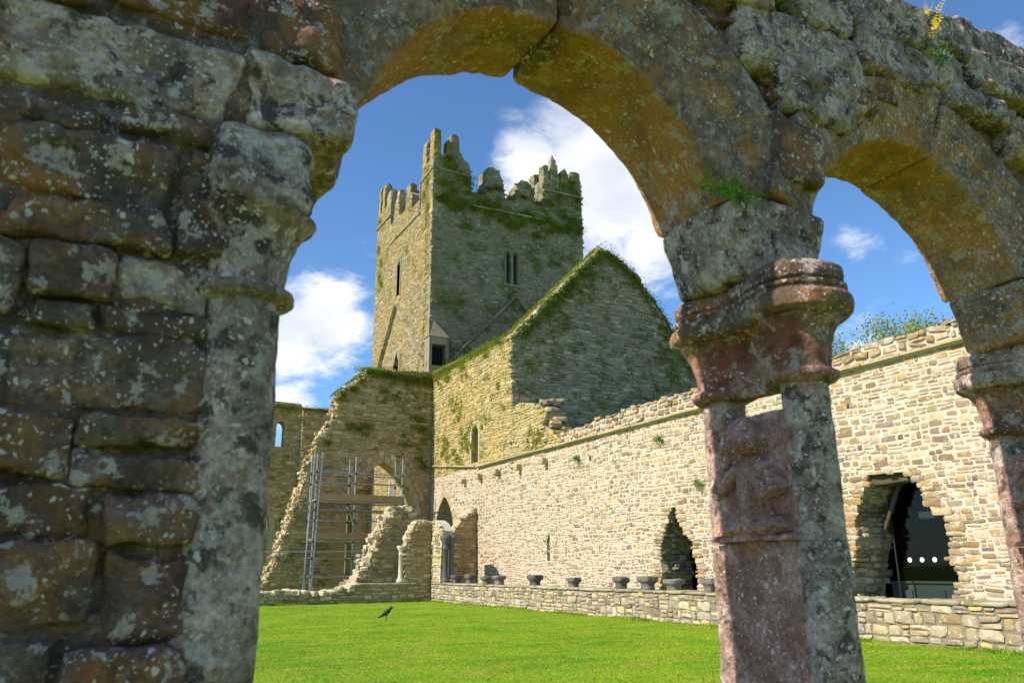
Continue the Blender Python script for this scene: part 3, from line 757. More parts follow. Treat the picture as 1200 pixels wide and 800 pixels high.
# coping of the lit left slope and rough right slope
for A, B_ in (((17.3,12.45),(23.0,18.3)), ((23.1,18.2),(25.2,17.08)), ((25.2,17.05),(29.35,11.1))):
    L_ = math.hypot(B_[0]-A[0], B_[1]-A[1]); n_ = int(L_/.55)
    for i in range(n_):
        t = (i+.5)/n_; x_ = A[0]+(B_[0]-A[0])*t; z = A[1]+(B_[1]-A[1])*t; ang = math.atan2(B_[1]-A[1], B_[0]-A[0])
        def fm(Q, x_=x_, z=z, ang=ang):
            a = Q[:, 0]*.29; b = Q[:, 2]*.12-.05
            return np.stack([x_+a*math.cos(ang)-b*math.sin(ang), YG+.5+Q[:, 1]*.60, z+a*math.sin(ang)+b*math.cos(ang)], 1)
        v_, f_ = block(fm, (6, 10, 4), 8, .08, 3.5, 300+i); ob('coping_stone', mesh('coping_stone', v_, f_, M_gable), tp)
v_, f_ = boxvf(28.6, 29.6, YG+1.0, 44.5, 0, 11); ob('east_wall', mesh('east_wall', v_, f_, M_gable_mortar), tp)
# broken end of the wall next to the gable
for i in range(46):
    t = rv.random(); z = 6.9+t*1.9; y = 29.4+max(0, (z-6.9))*.35+rv.uniform(-.1, .5)
    o = bpy.data.objects.new('stone', pool_mesh(rv.randrange(len(POOL)), M_gable if rv.random() < .5 else M_tran)); COL.objects.link(o); o.parent = tp
    m4 = Matrix.Rotation(rv.gauss(0, .2), 4, 'Z') @ Matrix.Rotation(R(90), 4, 'X') @ Matrix.Diagonal((rv.uniform(.3, .7), rv.uniform(.12, .25), .4, 1))
    m4.translation = Vector((XE+rv.uniform(.15, .9), y, z))-tp.location; o.matrix_basis = m4

# ---------------- crossing tower
TX0, TX1, TY0, TY1 = 17.52, 29.2, 44.52, 56.3
tw = thing('crossing_tower', (23.3, 50.4, 0), 'tall square grey stone tower with stepped ruined battlements and mossy top', 'tower')
def tpar(pts): return pts
lancets = []
for c_ in (23.12, 23.66):
    lancets.append([(c_-.16,19.95),(c_+.16,19.95),(c_+.16,22.0),(c_,22.3),(c_-.16,22.0)])
S_top = [(TX0,28.2),(19.3,28.15),(19.5,28.9),(19.75,28.4),(20.25,27.6),(20.3,26.1),(21.35,26.15),(21.45,28.15),(21.95,28.4),(22.45,28.1),(22.75,27.3),(22.88,26.2),(23.78,26.35),(23.85,27.5),(24.2,27.95),(24.75,27.9),(25.2,27.3),(25.27,26.5),(25.97,26.4),(26.0,28.5),(29.2,28.6)]
spoly = [(TX0,0),(TX1,0)]+S_top[::-1]
core(tw, XF(TY0), spoly, lancets, 1.3, M_tower_mortar, 'south_core')
wwin = [(50.55,20.2),(50.55,22.6),(50.85,22.9),(51.15,22.6),(51.15,20.2)][::-1]
wdoor = [(50.25,13.2),(50.25,15.1),(50.8,15.95),(51.35,15.1),(51.35,13.2)][::-1]
W_top = [(TY0,28.2),(46.6,28.1),(46.8,26.0),(48.6,26.0),(48.7,27.2),(49.6,28.1),(49.9,26.4),(51.3,26.5),(51.5,28.3),(52.2,27.9),(52.5,26.5),(53.2,26.6),(53.3,28.4),(56.3,28.6)]
wpoly = [(TY0+.01,0),(TY1,0)]+W_top[::-1]
FW = frame((TX0, 0, 0), (0, 1, 0), (0, 0, 1), (-1, 0, 0))
core(tw, FW, wpoly, [wwin, wdoor], 1.3, mortar('tower_sunny_mortar', (.28,.23,.14), (.36,.30,.20), (.75, .55, .7)), 'west_core')  # warmer copy of the tower mortar: sunlight put into the west face colour
v_, f_ = join([boxvf(TX1-1.3, TX1-.01, TY0+1.3, TY1, 0, 26.3), boxvf(TX0+1.3, TX1-1.31, TY1-1.3, TY1-.01, 0, 26.3), boxvf(TX0+1.3, TX1-1.3, TY0+1.3, TY1-1.3, 23.6, 24.2)])
ob('rear_core', mesh('rear_core', v_, f_, M_tower_mortar), tw)
def in_s(u, v):
    return inpoly(spoly, u, v) and v > 11.5 and not (22.75 < u < 24.05 and 19.7 < v < 22.5)
st = lay_courses(TX0-.02, TX1+.1, 11.6, 28.8, in_s, (.09, .20), (.14, .42), .022, 61, .25, .05)
put_stones(tw, XF(TY0), st, M_tower, 90, depth=.12, proud=.025, jit=.018, seed=8, rot=.03)
def in_w(u, v):
    return inpoly(wpoly, u, v) and not (50.3 < u < 51.4 and 19.9 < v < 23.1) and not (49.95 < u < 51.65 and 13 < v < 16.3)
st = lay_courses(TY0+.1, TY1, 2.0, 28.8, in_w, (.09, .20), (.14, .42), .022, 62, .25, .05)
M_towerw = rubble('tower_sunlit_stone', [(0, (.29,.23,.13)), (.3, (.37,.30,.17)), (.5, (.22,.18,.12)), (.7, (.40,.32,.18)), (.85, (.36,.23,.08)), (1, (.42,.37,.27))], .5, moss=(.75, .55, .7), lich=((.46,.43,.34), .4), streak=((.44,.27,.06), .65))  # sunlit copy of the tower stone, the sun's warmth put into its palette
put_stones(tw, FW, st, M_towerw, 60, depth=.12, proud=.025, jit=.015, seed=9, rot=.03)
# quoins at the visible corner
for q in range(46):
    z = 12.0+q*.355; a, b = (.62, .34) if q % 2 else (.34, .62)
    v_, f_ = boxvf(TX0-.045, TX0+a, TY0-.045, TY0+b, z+.006, z+.349); ob('quoin', mesh('quoin', v_, f_, M_tower), tw)
# window dressings
v_, f_ = boxvf(22.72, 24.06, TY0-.055, TY0+.35, 22.26, 22.48); win = ob('twin_window', mesh('twin_window', v_, f_, M_tdress), tw)
for c_ in (22.86, 23.39, 23.92):
    v_, f_ = boxvf(c_-.085, c_+.085, TY0-.05, TY0+.35, 19.9, 22.25); ob('mullion', mesh('mullion', v_, f_, M_tdress), win)
v_, f_ = boxvf(22.72, 24.06, TY0-.10, TY0+.35, 19.74, 19.895); ob('sill', mesh('sill', v_, f_, M_tdress), win)
for y0, y1 in ((50.33, 50.55), (51.15, 51.37)):
    v_, f_ = boxvf(TX0-.04, TX0+.35, y0, y1, 20.1, 22.95); ob('jamb_stone', mesh('jamb_stone', v_, f_, M_tdress), tw)
v_, f_ = boxvf(TX0-.045, TX0+.35, 50.33, 51.37, 22.955, 23.15); ob('window_head', mesh('window_head', v_, f_, M_tdress), tw)
for y0, y1 in ((49.98, 50.25), (51.35, 51.62)):
    v_, f_ = boxvf(TX0-.03, TX0+.35, y0, y1, 13.2, 15.95); ob('jamb_stone', mesh('jamb_stone', v_, f_, M_tdress), tw)
# dark sheets standing in for the shade inside the openings
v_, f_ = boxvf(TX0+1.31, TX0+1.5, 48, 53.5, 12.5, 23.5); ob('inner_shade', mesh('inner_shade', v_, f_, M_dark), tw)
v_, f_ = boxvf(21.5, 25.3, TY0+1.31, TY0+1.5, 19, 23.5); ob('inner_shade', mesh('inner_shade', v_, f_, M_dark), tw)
# stepped string courses
string_course(tw, XF(TY0), [((20.4,25.0),(26.0,25.1)), ((TX0-.1,27.2),(20.2,27.1)), ((26.0,27.5),(29.3,27.5))], .16, .14, M_cap, seed=3)
string_course(tw, FW, [((46.9,24.85),(53.0,24.85)), ((TY0-.1,27.15),(46.8,27.1)), ((53.1,27.3),(56.4,27.3))], .16, .14, M_cap, seed=4)
string_course(tw, FW, [((46.85,24.85),(46.8,27.1))], .12, .10, M_cap, seed=5)
# nave and transept roof scars
string_course(tw, FW, [((45.0,13.6),(50.75,19.4)), ((50.85,19.4),(55.6,13.9))], .20, .28, M_cap, 'roof_crease', seed=6)
string_course(tw, XF(TY0), [((18.78,13.8),(23.6,18.9)), ((23.7,18.9),(28.5,13.6))], .20, .32, M_tdress, 'roof_crease', seed=7)
# turret and parapet merlons: ragged prisms one by one
def merlon(x0, x1, y0, y1, z0, z1, seed, mat=None, peak=0.0):
    r_ = np.random.default_rng(seed)
    def fm(Q):
        x = (x0+x1)/2+(x1-x0)/2*Q[:, 0]; y = (y0+y1)/2+(y1-y0)/2*Q[:, 1]; t = (Q[:, 2]+1)/2
        z = z0+(z1-z0)*t
        z = z-peak*t*np.abs(Q[:, 0])*(z1-z0)
        sh = 1-.18*t*r_.uniform(.4, 1)
        return np.stack([(x-(x0+x1)/2)*sh+(x0+x1)/2, (y-(y0+y1)/2)*sh+(y0+y1)/2, z], 1)
    v_, f_ = block(fm, (6, 6, 14), 30, .045, 4.5, seed)
    o = ob('merlon', mesh('merlon', v_, f_, mat or M_tower), tw); return o
T_ = [(17.5,18.05,44.5,45.3,28.15,30.3,.0),(18.45,18.75,44.5,45.2,28.1,29.75,.1),(18.75,19.4,44.5,45.3,28.1,30.25,.05),(17.5,18.1,45.9,46.6,28.1,30.2,.1),(17.5,18.0,46.0,46.5,28,30,.1),
      (19.5,20.2,44.5,45.3,27.0,28.4,.2),
      (26.0,26.45,44.5,45.2,28.4,29.7,.1),(26.6,27.3,44.5,45.2,28.5,30.0,.1),(27.5,28.15,44.5,45.2,28.5,29.75,.25),(28.35,29.2,44.5,45.3,28.5,29.75,.1),(26.0,26.6,45.9,46.7,28.4,29.6,.1),(28.7,29.2,46.1,46.9,28.4,29.8,.1),
      (17.5,18.2,53.3,54.2,28.2,29.8,.1),(17.5,18.2,54.8,55.4,28.4,31.0,.1),(17.5,18.2,55.8,56.3,28.4,31.2,.1),(18.6,19.3,55.6,56.3,28.3,30.6,.1),
      (17.5,18.1,49.0,49.7,27.2,28.3,.1),(17.5,18.1,51.4,51.9,27.4,28.9,.1)]
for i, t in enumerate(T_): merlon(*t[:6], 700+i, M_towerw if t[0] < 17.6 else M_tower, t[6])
# small finial on the right turret
def fin(Q): 
    s_ = np.where(Q[:, 2] > 0, np.clip(1-Q[:, 2], .06, 1), 1); return np.stack([26.95+.2*s_*Q[:, 0], 44.85+.2*s_*Q[:, 1], 30.25+.55*Q[:, 2]], 1)
v_, f_ = block(fin, (4, 4, 8), 12, .02, 4, 9); ob('finial', mesh('finial', v_, f_, M_tdress), tw)
# stair turret window block in the angle over the transept
v_, f_ = join([boxvf(17.2, 17.38, 43.75, 44.56, 12.6, 15.3), boxvf(18.3, 18.5, 43.75, 44.56, 12.6, 15.3), boxvf(17.382, 18.298, 43.75, 44.56, 14.82, 15.3), boxvf(17.382, 18.298, 43.75, 44.56, 12.6, 13.45),
    ([(17.15,43.7,15.3),(18.55,43.7,15.3),(18.55,44.56,15.3),(17.15,44.56,15.3),(17.45,44.50,16.8),(17.75,44.50,16.6)], [(0,1,5,4),(1,2,5),(0,4,3),(3,4,5,2)])])
ob('stair_window_bay', mesh('stair_window_bay', v_, f_, M_tower), tw)
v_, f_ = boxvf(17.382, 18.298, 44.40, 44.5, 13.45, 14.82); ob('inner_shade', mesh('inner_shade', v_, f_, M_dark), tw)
for q in range(4):
    v_, f_ = tube((17.56+q*.18, 43.85, 13.45), (17.56+q*.18, 43.85, 14.82), .02, 6); ob('iron_bar', mesh('iron_bar', v_, f_, M_iron), tw)

# ---------------- nave south wall with broken rake and arch
YN = 43.5
nv = thing('nave_wall', (13, YN+.6, 0), 'ruined shaded nave wall with raked broken end and wide pointed arch behind scaffolding', 'wall')
npoly = [(17.38,0),(17.38,12.9),(16,12.85),(14.55,12.7),(13.25,12.55),(13.05,12.05),(12.4,11.6),(11.81,11.13),(11.6,10.62),(11.64,9.64),(11.19,9.12),(10.75,8.37),(10.47,7.64),(10.23,6.93),(10.05,6.13),(9.61,4.62),(9.24,3.42),(8.89,2.2),(8.43,.92),(8.0,.0)]
arch_o = [(12.45,0)]+arch_pts(14.5, 2.05, 4.0, 3.35, 10)+[(16.55,0)]
apoly = npoly[:1]+[(16.55,0)]+arch_o[::-1][1:-1]+[(12.45,0)]+npoly[1:][::-1]
core(nv, XF(YN), apoly, [], 1.3, M_nave_mortar)
ring = [(11.75,-1)]+arch_pts(14.45, 2.6, 4.0, 3.95, 10)+[(17.15,-1)]
st = lay_courses(8.0, 17.36, .05, 12.9, lambda u, v: inpoly(npoly, u, v) and not inpoly(ring, u, v) and not (12.5 < u < 16.4 and v < 4.2), (.10, .26), (.16, .55), .028, 71, .35, .06)
put_stones(nv, XF(YN), st, M_nave, 200, depth=.16, proud=.035, jit=.03, seed=10, rot=.05)
voussoirs(nv, XF(YN), 14.5, 2.05, 4.0, 3.35, .34, 20, M_dress, thick=.5, proud=.05)
voussoirs(nv, frame((0, YN-.02, 0), (1, 0, 0), (0, 0, 1), (0, -1, 0)), 14.5, 2.40, 4.0, 3.73, .28, 24, M_nave, thick=.3, proud=.07)
string_course(nv, XF(YN), [((11.9,9.75),(17.2,9.6))], .12, .12, M_dress, seed=8)
# broken stones all along the raked edge, catching the sun
for i in range(len(npoly)-8, len(npoly)-1): pass
M_rake = rubble('pale_broken_stone', [(0, (.44,.38,.26)), (.4, (.52,.45,.33)), (.7, (.38,.31,.20)), (1, (.58,.52,.40))], .3, moss=(.6, .58, 1.5), lich=((.62,.58,.48), .4))
rk = npoly[4:]
for i in range(len(rk)-1):
    A, B_ = rk[i], rk[i+1]; L_ = math.hypot(B_[0]-A[0], B_[1]-A[1]); n_ = max(3, int(L_/.26)*5)
    for j in range(n_):
        t = rv.random(); x_ = A[0]+(B_[0]-A[0])*t+rv.uniform(-.16, .10); z = A[1]+(B_[1]-A[1])*t
        o = bpy.data.objects.new('broken_stone', pool_mesh(rv.randrange(len(POOL)), M_rake if rv.random() < .5 else M_nave)); COL.objects.link(o); o.parent = nv
        m4 = Matrix.Rotation(rv.gauss(0, .25), 4, 'Y') @ Matrix.Rotation(rv.gauss(0, .2), 4, 'Z') @ Matrix.Diagonal((rv.uniform(.15, .38), rv.uniform(.2, .4), rv.uniform(.10, .20), 1))
        m4.translation = Vector((x_, YN+rv.uniform(.0, 1.25), z+.05))-nv.location; o.matrix_basis = m4

# ---------------- nave north arcade, seen beyond
YA = 55.5
na = thing('north_arcade', (9, YA+.5, 0), 'far mossy nave wall with round headed clerestory window and pointed arches', 'wall')
pc = [4.9, 8.05, 11.2, 14.1, 17.2]
aw = []
for a, b in zip(pc[:-1], pc[1:]): aw.append(arch_pts((a+b)/2, (b-a)/2-.45, 3.9, 2.4, 8))
napoly = [(2.5,0),(4.45,0),(4.45,3.9)]
napoly = [(3.0,3.9)]
for A in aw: napoly += A
napoly += [(19,3.9),(19,12.5),(12.3,12.45),(12.25,12.7),(10.3,12.75),(8,12.5),(5,12.6),(3.0,12.4)]
cwin = []
for c_ in (10.95, 7.2):
    cwin.append([(c_-.30,9.6),(c_+.30,9.6),(c_+.30,11.0),(c_+.2,11.28),(c_,11.4),(c_-.2,11.28),(c_-.30,11.0)])
core(na, XF(YA), napoly, cwin, 1.1, M_nave_mortar)
st = lay_courses(3.0, 18.9, 3.95, 12.6, lambda u, v: inpoly(napoly, u, v) and not any(c_-.45 < u < c_+.45 and 9.4 < v < 11.55 for c_ in (10.95, 7.2)), (.13, .28), (.25, .65), .03, 81, .2, .05)
put_stones(na, XF(YA), st, M_nave, 60, depth=.12, proud=.03, jit=.02, seed=11)
for (a, b) in zip(pc[:-1], pc[1:]): voussoirs(na, XF(YA), (a+b)/2, (b-a)/2-.45, 3.9, 2.4, .30, 12, M_dress, thick=.4, proud=.05)
v_, f_ = boxvf(12.35, 19, YA-.34, YA-.002, 6.9, 12.4); ob('raised_face', mesh('raised_face', v_, f_, M_nave_mortar), na)
st = lay_courses(12.4, 18.9, 6.95, 12.35, lambda u, v: 12.4 < u < 18.8, (.13, .28), (.25, .65), .03, 82, .2, .05)
put_stones(na, XF(YA-.34), st, M_nave, 30, depth=.12, proud=.03, jit=.02, seed=12)
v_, f_ = boxvf(-2, 19, 59.5, 60.3, 0, 7.2); ob('aisle_wall', mesh('aisle_wall', v_, f_, M_nave_mortar), na)
st = lay_courses(5, 19, .1, 7.2, lambda u, v: 5 < u < 18.9, (.12, .28), (.2, .6), .03, 83, .2, .05)
put_stones(na, XF(59.5), st, M_nave, 0, depth=.12, proud=.03, jit=.02, seed=112, stuffname='aisle_masonry')
def lathe(cx, cy, prof, n=28, seed=0, amp=0.0, freq=6, ph=0):
    V = []; F = []
    for r_, z in prof:
        for i in range(n):
            a = 2*math.pi*i/n+ph; V.append((cx+r_*math.cos(a), cy+r_*math.sin(a), z))
    m = len(prof)
    for j in range(m-1):
        for i in range(n): F.append((j*n+i, j*n+(i+1) % n, (j+1)*n+(i+1) % n, (j+1)*n+i))
    F.append(tuple(range(n-1, -1, -1))); F.append(tuple((m-1)*n+i for i in range(n)))
    V = np.array(V)
    if amp: V = V+amp*vfbm(V*freq, seed, 4)
    return V, F
for p in pc:
    v_, f_ = lathe(p, YA+.55, [(.62,0),(.62,.35),(.54,.40),(.53,3.5),(.58,3.55),(.55,3.6),(.72,3.85),(.72,3.98)], 24, 3, .02, 2)
    ob('round_pier', mesh('round_pier', v_, f_, M_dress, True), na)

# ---------------- low walls round the garth
lw = thing('low_wall', (14.75, 20, 0), 'low sunlit rubble wall with slab coping along the right edge of the lawn', 'wall')
XL = 14.5
v_, f_ = boxvf(XL, XL+.5, 5.0, 36.4, -.3, .76); ob('wall_core', mesh('wall_core', v_, f_, M_low_mortar), lw)
st = lay_courses(5.0, 36.38, .0, .74, lambda u, v: 5 < u < 36.3 and v < .74, (.10, .26), (.14, .46), .022, 91, .40, .03)
put_stones(lw, YF(XL), st, M_low, 300, depth=.13, proud=.03, jit=.018, seed=13, rot=.05)
y = 5.0; i = 0
while y < 36.4:
    L_ = min(rv.uniform(.5, 1.1), 36.45-y); i += 1
    v_, f_ = block(boxmap(XL-.05, XL+.55, y+.008, y+L_-.008, .765, .85+rv.uniform(-.015, .015), .03, i), (6, 8, 3), 10, .014, 5, 900+i)
    ob('coping_slab', mesh('coping_slab', v_, f_, M_cap, True), lw); y += L_
YL = 35.95
ln_ = thing('low_wall', (8, YL+.25, 0), 'low ruined shaded rubble wall at the far end of the lawn', 'wall')
ltop = [(2.5,.55),(5,.50),(6.5,.46),(7.6,.60),(9,.50),(10,.56),(10.9,.80),(14.45,.80)]
lpoly = [(2.5,-.2),(14.44,-.2)]+[(a, b-.05) for a, b in ltop[::-1]]
core(ln_, XF(YL), lpoly, [], .5, M_low_mortar)
lp2 = [(2.5,-.2),(14.44,-.2)]+ltop[::-1]
st = lay_courses(2.5, 14.42, .0, .85, lambda u, v: inpoly(lp2, u, v), (.10, .22), (.2, .6), .025, 92, .25, .02)
put_stones(ln_, XF(YL), st, M_nave, 120, depth=.13, proud=.03, jit=.025, seed=14, rot=.06)
for i in range(70):
    x_ = rv.uniform(5.5, 11); zt = np.interp(x_, [p[0] for p in ltop], [p[1] for p in ltop])
    o = bpy.data.objects.new('top_stone', pool_mesh(rv.randrange(len(POOL)), M_rake)); COL.objects.link(o); o.parent = ln_
    m4 = Matrix.Rotation(rv.uniform(-1, 1), 4, 'Z') @ Matrix.Rotation(rv.gauss(0, .15), 4, 'X') @ Matrix.Diagonal((rv.uniform(.2, .5), rv.uniform(.2, .4), rv.uniform(.12, .22), 1))
    m4.translation = Vector((x_, YL+rv.uniform(.0, .5), zt+rv.uniform(-.02, .08)))-ln_.location; o.matrix_basis = m4
v_, f_ = block(boxmap(10.9, 14.44, YL-.05, YL+.55, .752, .85, .0, 5), (24, 5, 3), 14, .014, 4, 17); ob('coping_slab', mesh('coping_slab', v_, f_, M_cap, True), ln_)

# ---------------- ruined stubs in the far corner
sb = thing('ruined_pier', (13.8, YL+.3, .85), 'squat ruined rubble pier with a pale half column on the low wall corner', 'ruin')
sp = [(13.2,.852),(14.46,.852),(14.46,3.62),(13.9,3.66),(13.62,3.5),(13.45,3.1),(13.28,2.75),(13.2,2.5)]
core(sb, XF(YL+.02), sp, [], .5, M_nave_mortar)
st = lay_courses(13.2, 14.45, .87, 3.75, lambda u, v: inpoly([(a, b+.05) for a, b in sp], u, v), (.13, .26), (.22, .55), .03, 93, .3, .02)
put_stones(sb, XF(YL+.02), st, M_nave, 300, depth=.16, proud=.04, jit=.03, seed=15, rot=.05)
for i in range(40):
    t = rv.random(); x_ = 13.22+1.2*t; zt = np.interp(x_, [13.2,13.28,13.45,13.62,13.9,14.46], [2.5,2.75,3.1,3.5,3.66,3.62])
    o = bpy.data.objects.new('top_stone', pool_mesh(rv.randrange(len(POOL)), M_rake)); COL.objects.link(o); o.parent = sb
    m4 = Matrix.Rotation(rv.uniform(-1, 1), 4, 'Z') @ Matrix.Rotation(rv.gauss(0, .15), 4, 'X') @ Matrix.Diagonal((rv.uniform(.2, .4), rv.uniform(.2, .4), rv.uniform(.12, .22), 1))
    m4.translation = Vector((x_, YL+rv.uniform(.05, .5), zt+.03))-sb.location; o.matrix_basis = m4
PROF = [(.20,.852),(.20,.95),(.16,1.0),(.13,1.08),(.115,1.12),(.115,2.05),(.14,2.08),(.14,2.13),(.12,2.15),(.13,2.25),(.22,2.42),(.22,2.5)]
v_, f_ = lathe(13.06, YL+.18, PROF, 18, 2, .012, 5); ob('half_column', mesh('half_column', v_, f_, M_palestone, True), sb)
# lit face towards the garth on the east arcade line
se = thing('arcade_stub', (14.8, 35.3, .85), 'sunlit rubble stub with dark twin columns at the corner of the low walls', 'ruin')
ep = [(34.9,.852),(36.4,.852),(36.4,3.62),(35.7,3.68),(35.1,3.5),(34.7,3.15),(34.75,2.75)]
core(se, YF(XL+.01), ep, [], .5, M_east_mortar)
st = lay_courses(34.9, 36.4, .87, 3.7, lambda u, v: inpoly(ep, u, v), (.12, .24), (.2, .5), .03, 94, .3, .02)
put_stones(se, YF(XL+.01), st, M_tran, 300, depth=.14, proud=.04, jit=.03, seed=16, rot=.05)
st = lay_courses(14.5, 15.0, .87, 2.7, lambda u, v: True, (.14, .26), (.22, .4), .03, 95, .2, .02)
put_stones(se, XF(34.92), [s_ for s_ in st if 14.6 < s_[0] < 14.95], M_nave, 300, depth=.12, proud=.03, jit=.02, seed=17)
for x_, y_ in ((14.62, 34.55), (14.92, 34.55)):
    v_, f_ = lathe(x_, y_, [(.20,.852),(.20,.95),(.16,1.0),(.12,1.05),(.115,1.1),(.11,2.30),(.14,2.33),(.14,2.38),(.12,2.4),(.14,2.55),(.26,2.78),(.27,2.95)], 16, 2, .012, 5)
    ob('dark_column', mesh('dark_column', v_, f_, M_darkstone, True), se)
# spur wall across the walk
sw = thing('spur_wall', (16.8, 37.4, 0), 'shaded rubble spur jutting from the sunlit wall beside the pointed doorway', 'ruin')
wp_ = [(16.05,0),(17.38,0),(17.38,4.4),(17.0,4.2),(16.6,3.85),(16.3,3.45),(16.05,3.1)]
core(sw, XF(37.1), wp_, [], .8, M_nave_mortar)
st = lay_courses(16.05, 17.38, .05, 4.4, lambda u, v: inpoly(wp_, u, v), (.12, .26), (.2, .5), .03, 96, .3, .02)
put_stones(sw, XF(37.1), st, M_nave, 300, depth=.14, proud=.03, jit=.025, seed=18, rot=.05)
for i in range(26):
    t = rv.random(); x_ = 16.05+1.3*t; zt = np.interp(x_, [16.05,16.3,16.6,17.0,17.38], [3.1,3.45,3.85,4.2,4.4])
    o = bpy.data.objects.new('top_stone', pool_mesh(rv.randrange(len(POOL)), M_rake)); COL.objects.link(o); o.parent = sw
    m4 = Matrix.Rotation(rv.uniform(-1, 1), 4, 'Z') @ Matrix.Rotation(rv.gauss(-.5, .15), 4, 'Y') @ Matrix.Diagonal((rv.uniform(.2, .4), rv.uniform(.2, .4), rv.uniform(.12, .22), 1))
    m4.translation = Vector((x_, 37.1+rv.uniform(.0, .8), zt+.03))-sw.location; o.matrix_basis = m4
# big raked heap of an arch abutment
rr_ = thing('ruined_abutment', (12.6, 38.2, 0), 'jagged raked rubble abutment with sunlit broken steps beside the scaffold', 'ruin')
rp = [(10.6,0),(14.6,0),(14.6,3.3),(14.4,3.7),(14.1,4.2),(13.7,4.42),(13.15,4.35),(12.95,3.9),(12.62,3.4),(12.42,2.95),(12.2,2.4),(11.95,1.85),(11.65,1.25),(11.25,.8),(10.8,.5)]
core(rr_, XF(37.5), rp, [], 1.5, M_nave_mortar)
st = lay_courses(10.6, 14.6, .05, 4.4, lambda u, v: inpoly(rp, u, v), (.13, .26), (.22, .55), .03, 97, .3, .03)
put_stones(rr_, XF(37.5), st, M_nave, 300, depth=.16, proud=.04, jit=.03, seed=19, rot=.05)
rk = rp[2:]
for i in range(len(rk)-1):
    A, B_ = rk[i], rk[i+1]; L_ = math.hypot(B_[0]-A[0], B_[1]-A[1]); n_ = max(3, int(L_/.22)*5)
    for j in range(n_):
        t = rv.random(); x_ = A[0]+(B_[0]-A[0])*t+rv.uniform(-.14, .14); z = A[1]+(B_[1]-A[1])*t
        o = bpy.data.objects.new('broken_stone', pool_mesh(rv.randrange(len(POOL)), M_rake)); COL.objects.link(o); o.parent = rr_
        m4 = Matrix.Rotation(rv.gauss(0, .2), 4, 'Y') @ Matrix.Rotation(rv.gauss(0, .4), 4, 'Z') @ Matrix.Diagonal((rv.uniform(.22, .5), rv.uniform(.22, .45), rv.uniform(.12, .24), 1))
        m4.translation = Vector((x_, 37.45+rv.uniform(.0, 1.5), z+.04))-rr_.location; o.matrix_basis = m4

# ---------------- loose carved column bases set on the low wall
posn = [33.56, 32.11, 30.51, 29.34, 26.41, 23.75, 20.97, 19.63, 18.42, 16.9]
lab = ['leftmost of the dark carved stone bases on the low wall, by the twin columns', 'second dark carved stone base from the far corner of the low wall',
       'third dark carved base from the far corner, left of a close pair', 'fourth dark carved base from the far corner, right of a close pair',
       'dark carved stone base standing alone on the low wall, under the wall slit', 'dark carved stone base standing alone midway along the low wall',
       'dark carved base on the low wall, first left of the broken doorway', 'wide dark carved base on the low wall at the broken doorway edge',
       'dark carved base on the low wall in front of the left broken doorway', 'dark carved base on the low wall beside the red carved column']
for i, (y, lb) in enumerate(zip(posn, lab)):
    h = .34+.04*math.sin(i*2.1); wd = .30+.03*math.cos(i*1.7)
    def sq(a, n_=5): return 1/((abs(math.cos(a))**n_+abs(math.sin(a))**n_)**(1/n_))
    prof = [(.66, 0), (.70, .10), (.66, .30), (.72, .46), (.98, .62), (1.05, .70), (1.05, .92), (.98, 1.0)]
    V = []; F = []; n_ = 24
    for r_, t in prof:
        for q in range(n_):
            a = 2*math.pi*q/n_; k_ = sq(a)*wd*r_*.88; V.append((XL+.25+k_*math.cos(a)*.75, y+k_*math.sin(a), .845+h*t))
    for j in range(len(prof)-1):
        for q in range(n_): F.append((j*n_+q, j*n_+(q+1) % n_, (j+1)*n_+(q+1) % n_, (j+1)*n_+q))
    F.append(tuple(range(n_-1, -1, -1))); F.append(tuple((len(prof)-1)*n_+q for q in range(n_)))
    V = np.array(V); D = .02*vfbm(V*5, i, 3); D[:, 2] *= np.clip((V[:, 2]-.85)/.1, 0, 1); V = V+D
    o = ob('column_base', mesh('column_base', V-np.array([XL+.25, y, .845]), F, M_darkstone, False), None, lb, 'column base', 'carved bases on the low wall'); o.location = (XL+.25, y, .848)

# ---------------- scaffold and ladder
sf = thing('scaffold', (12.8, 42.4, 0), 'galvanised tube scaffold with plank decks in front of the pointed arch', 'scaffold')
SX = [10.25, 12.35, 15.0]; SY = (41.7, 42.9)
for x_ in SX:
    for y_ in SY:
        v_, f_ = tube((x_, y_, .02), (x_, y_, 7.3 if x_ > 11 else 7.35), .042, 8); ob('standard', mesh('standard', v_, f_, M_steel), sf)
for z in (1.1, 2.0, 2.85, 3.9, 4.45, 4.85, 5.85, 6.4):
    for y_ in SY:
        if z in (3.9, 5.85) and y_ == SY[1]: continue
        v_, f_ = tube((SX[0]-.25, y_-.06, z), (SX[2]+.25, y_-.06, z), .036, 8); ob('ledger', mesh('ledger', v_, f_, M_steel), sf)
for x_ in SX:
    for z in (2.9, 4.9, 6.45):
        v_, f_ = tube((x_+.07, SY[0]-.2, z), (x_+.07, SY[1]+.2, z), .033, 8); ob('transom', mesh('transom', v_, f_, M_steel), sf)
for z, xs in ((2.96, (SX[0]+.05, 14.9)), (4.94, (SX[0]+.0, 15.1)), (.30, (SX[0]+.1, 13.6))):
    for q in range(5):
        y_ = SY[0]+.02+q*.235; v_, f_ = boxvf(xs[0], xs[1], y_, y_+.225, z, z+.045); ob('plank', mesh('plank', v_, f_, M_board), sf)
    v_, f_ = boxvf(xs[0], xs[1], SY[0]-.13, SY[0]-.095, z-.02, z+.33); ob('toe_board', mesh('toe_board', v_, f_, M_board), sf)
for a, b in (((15.1, 41.55, 5.3), (11.9, 41.55, .3)), ((10.5, 41.9, 1.9), (12.0, 42.0, .6))):
    v_, f_ = tube(a, b, .036, 8); ob('brace', mesh('brace', v_, f_, M_steel), sf)
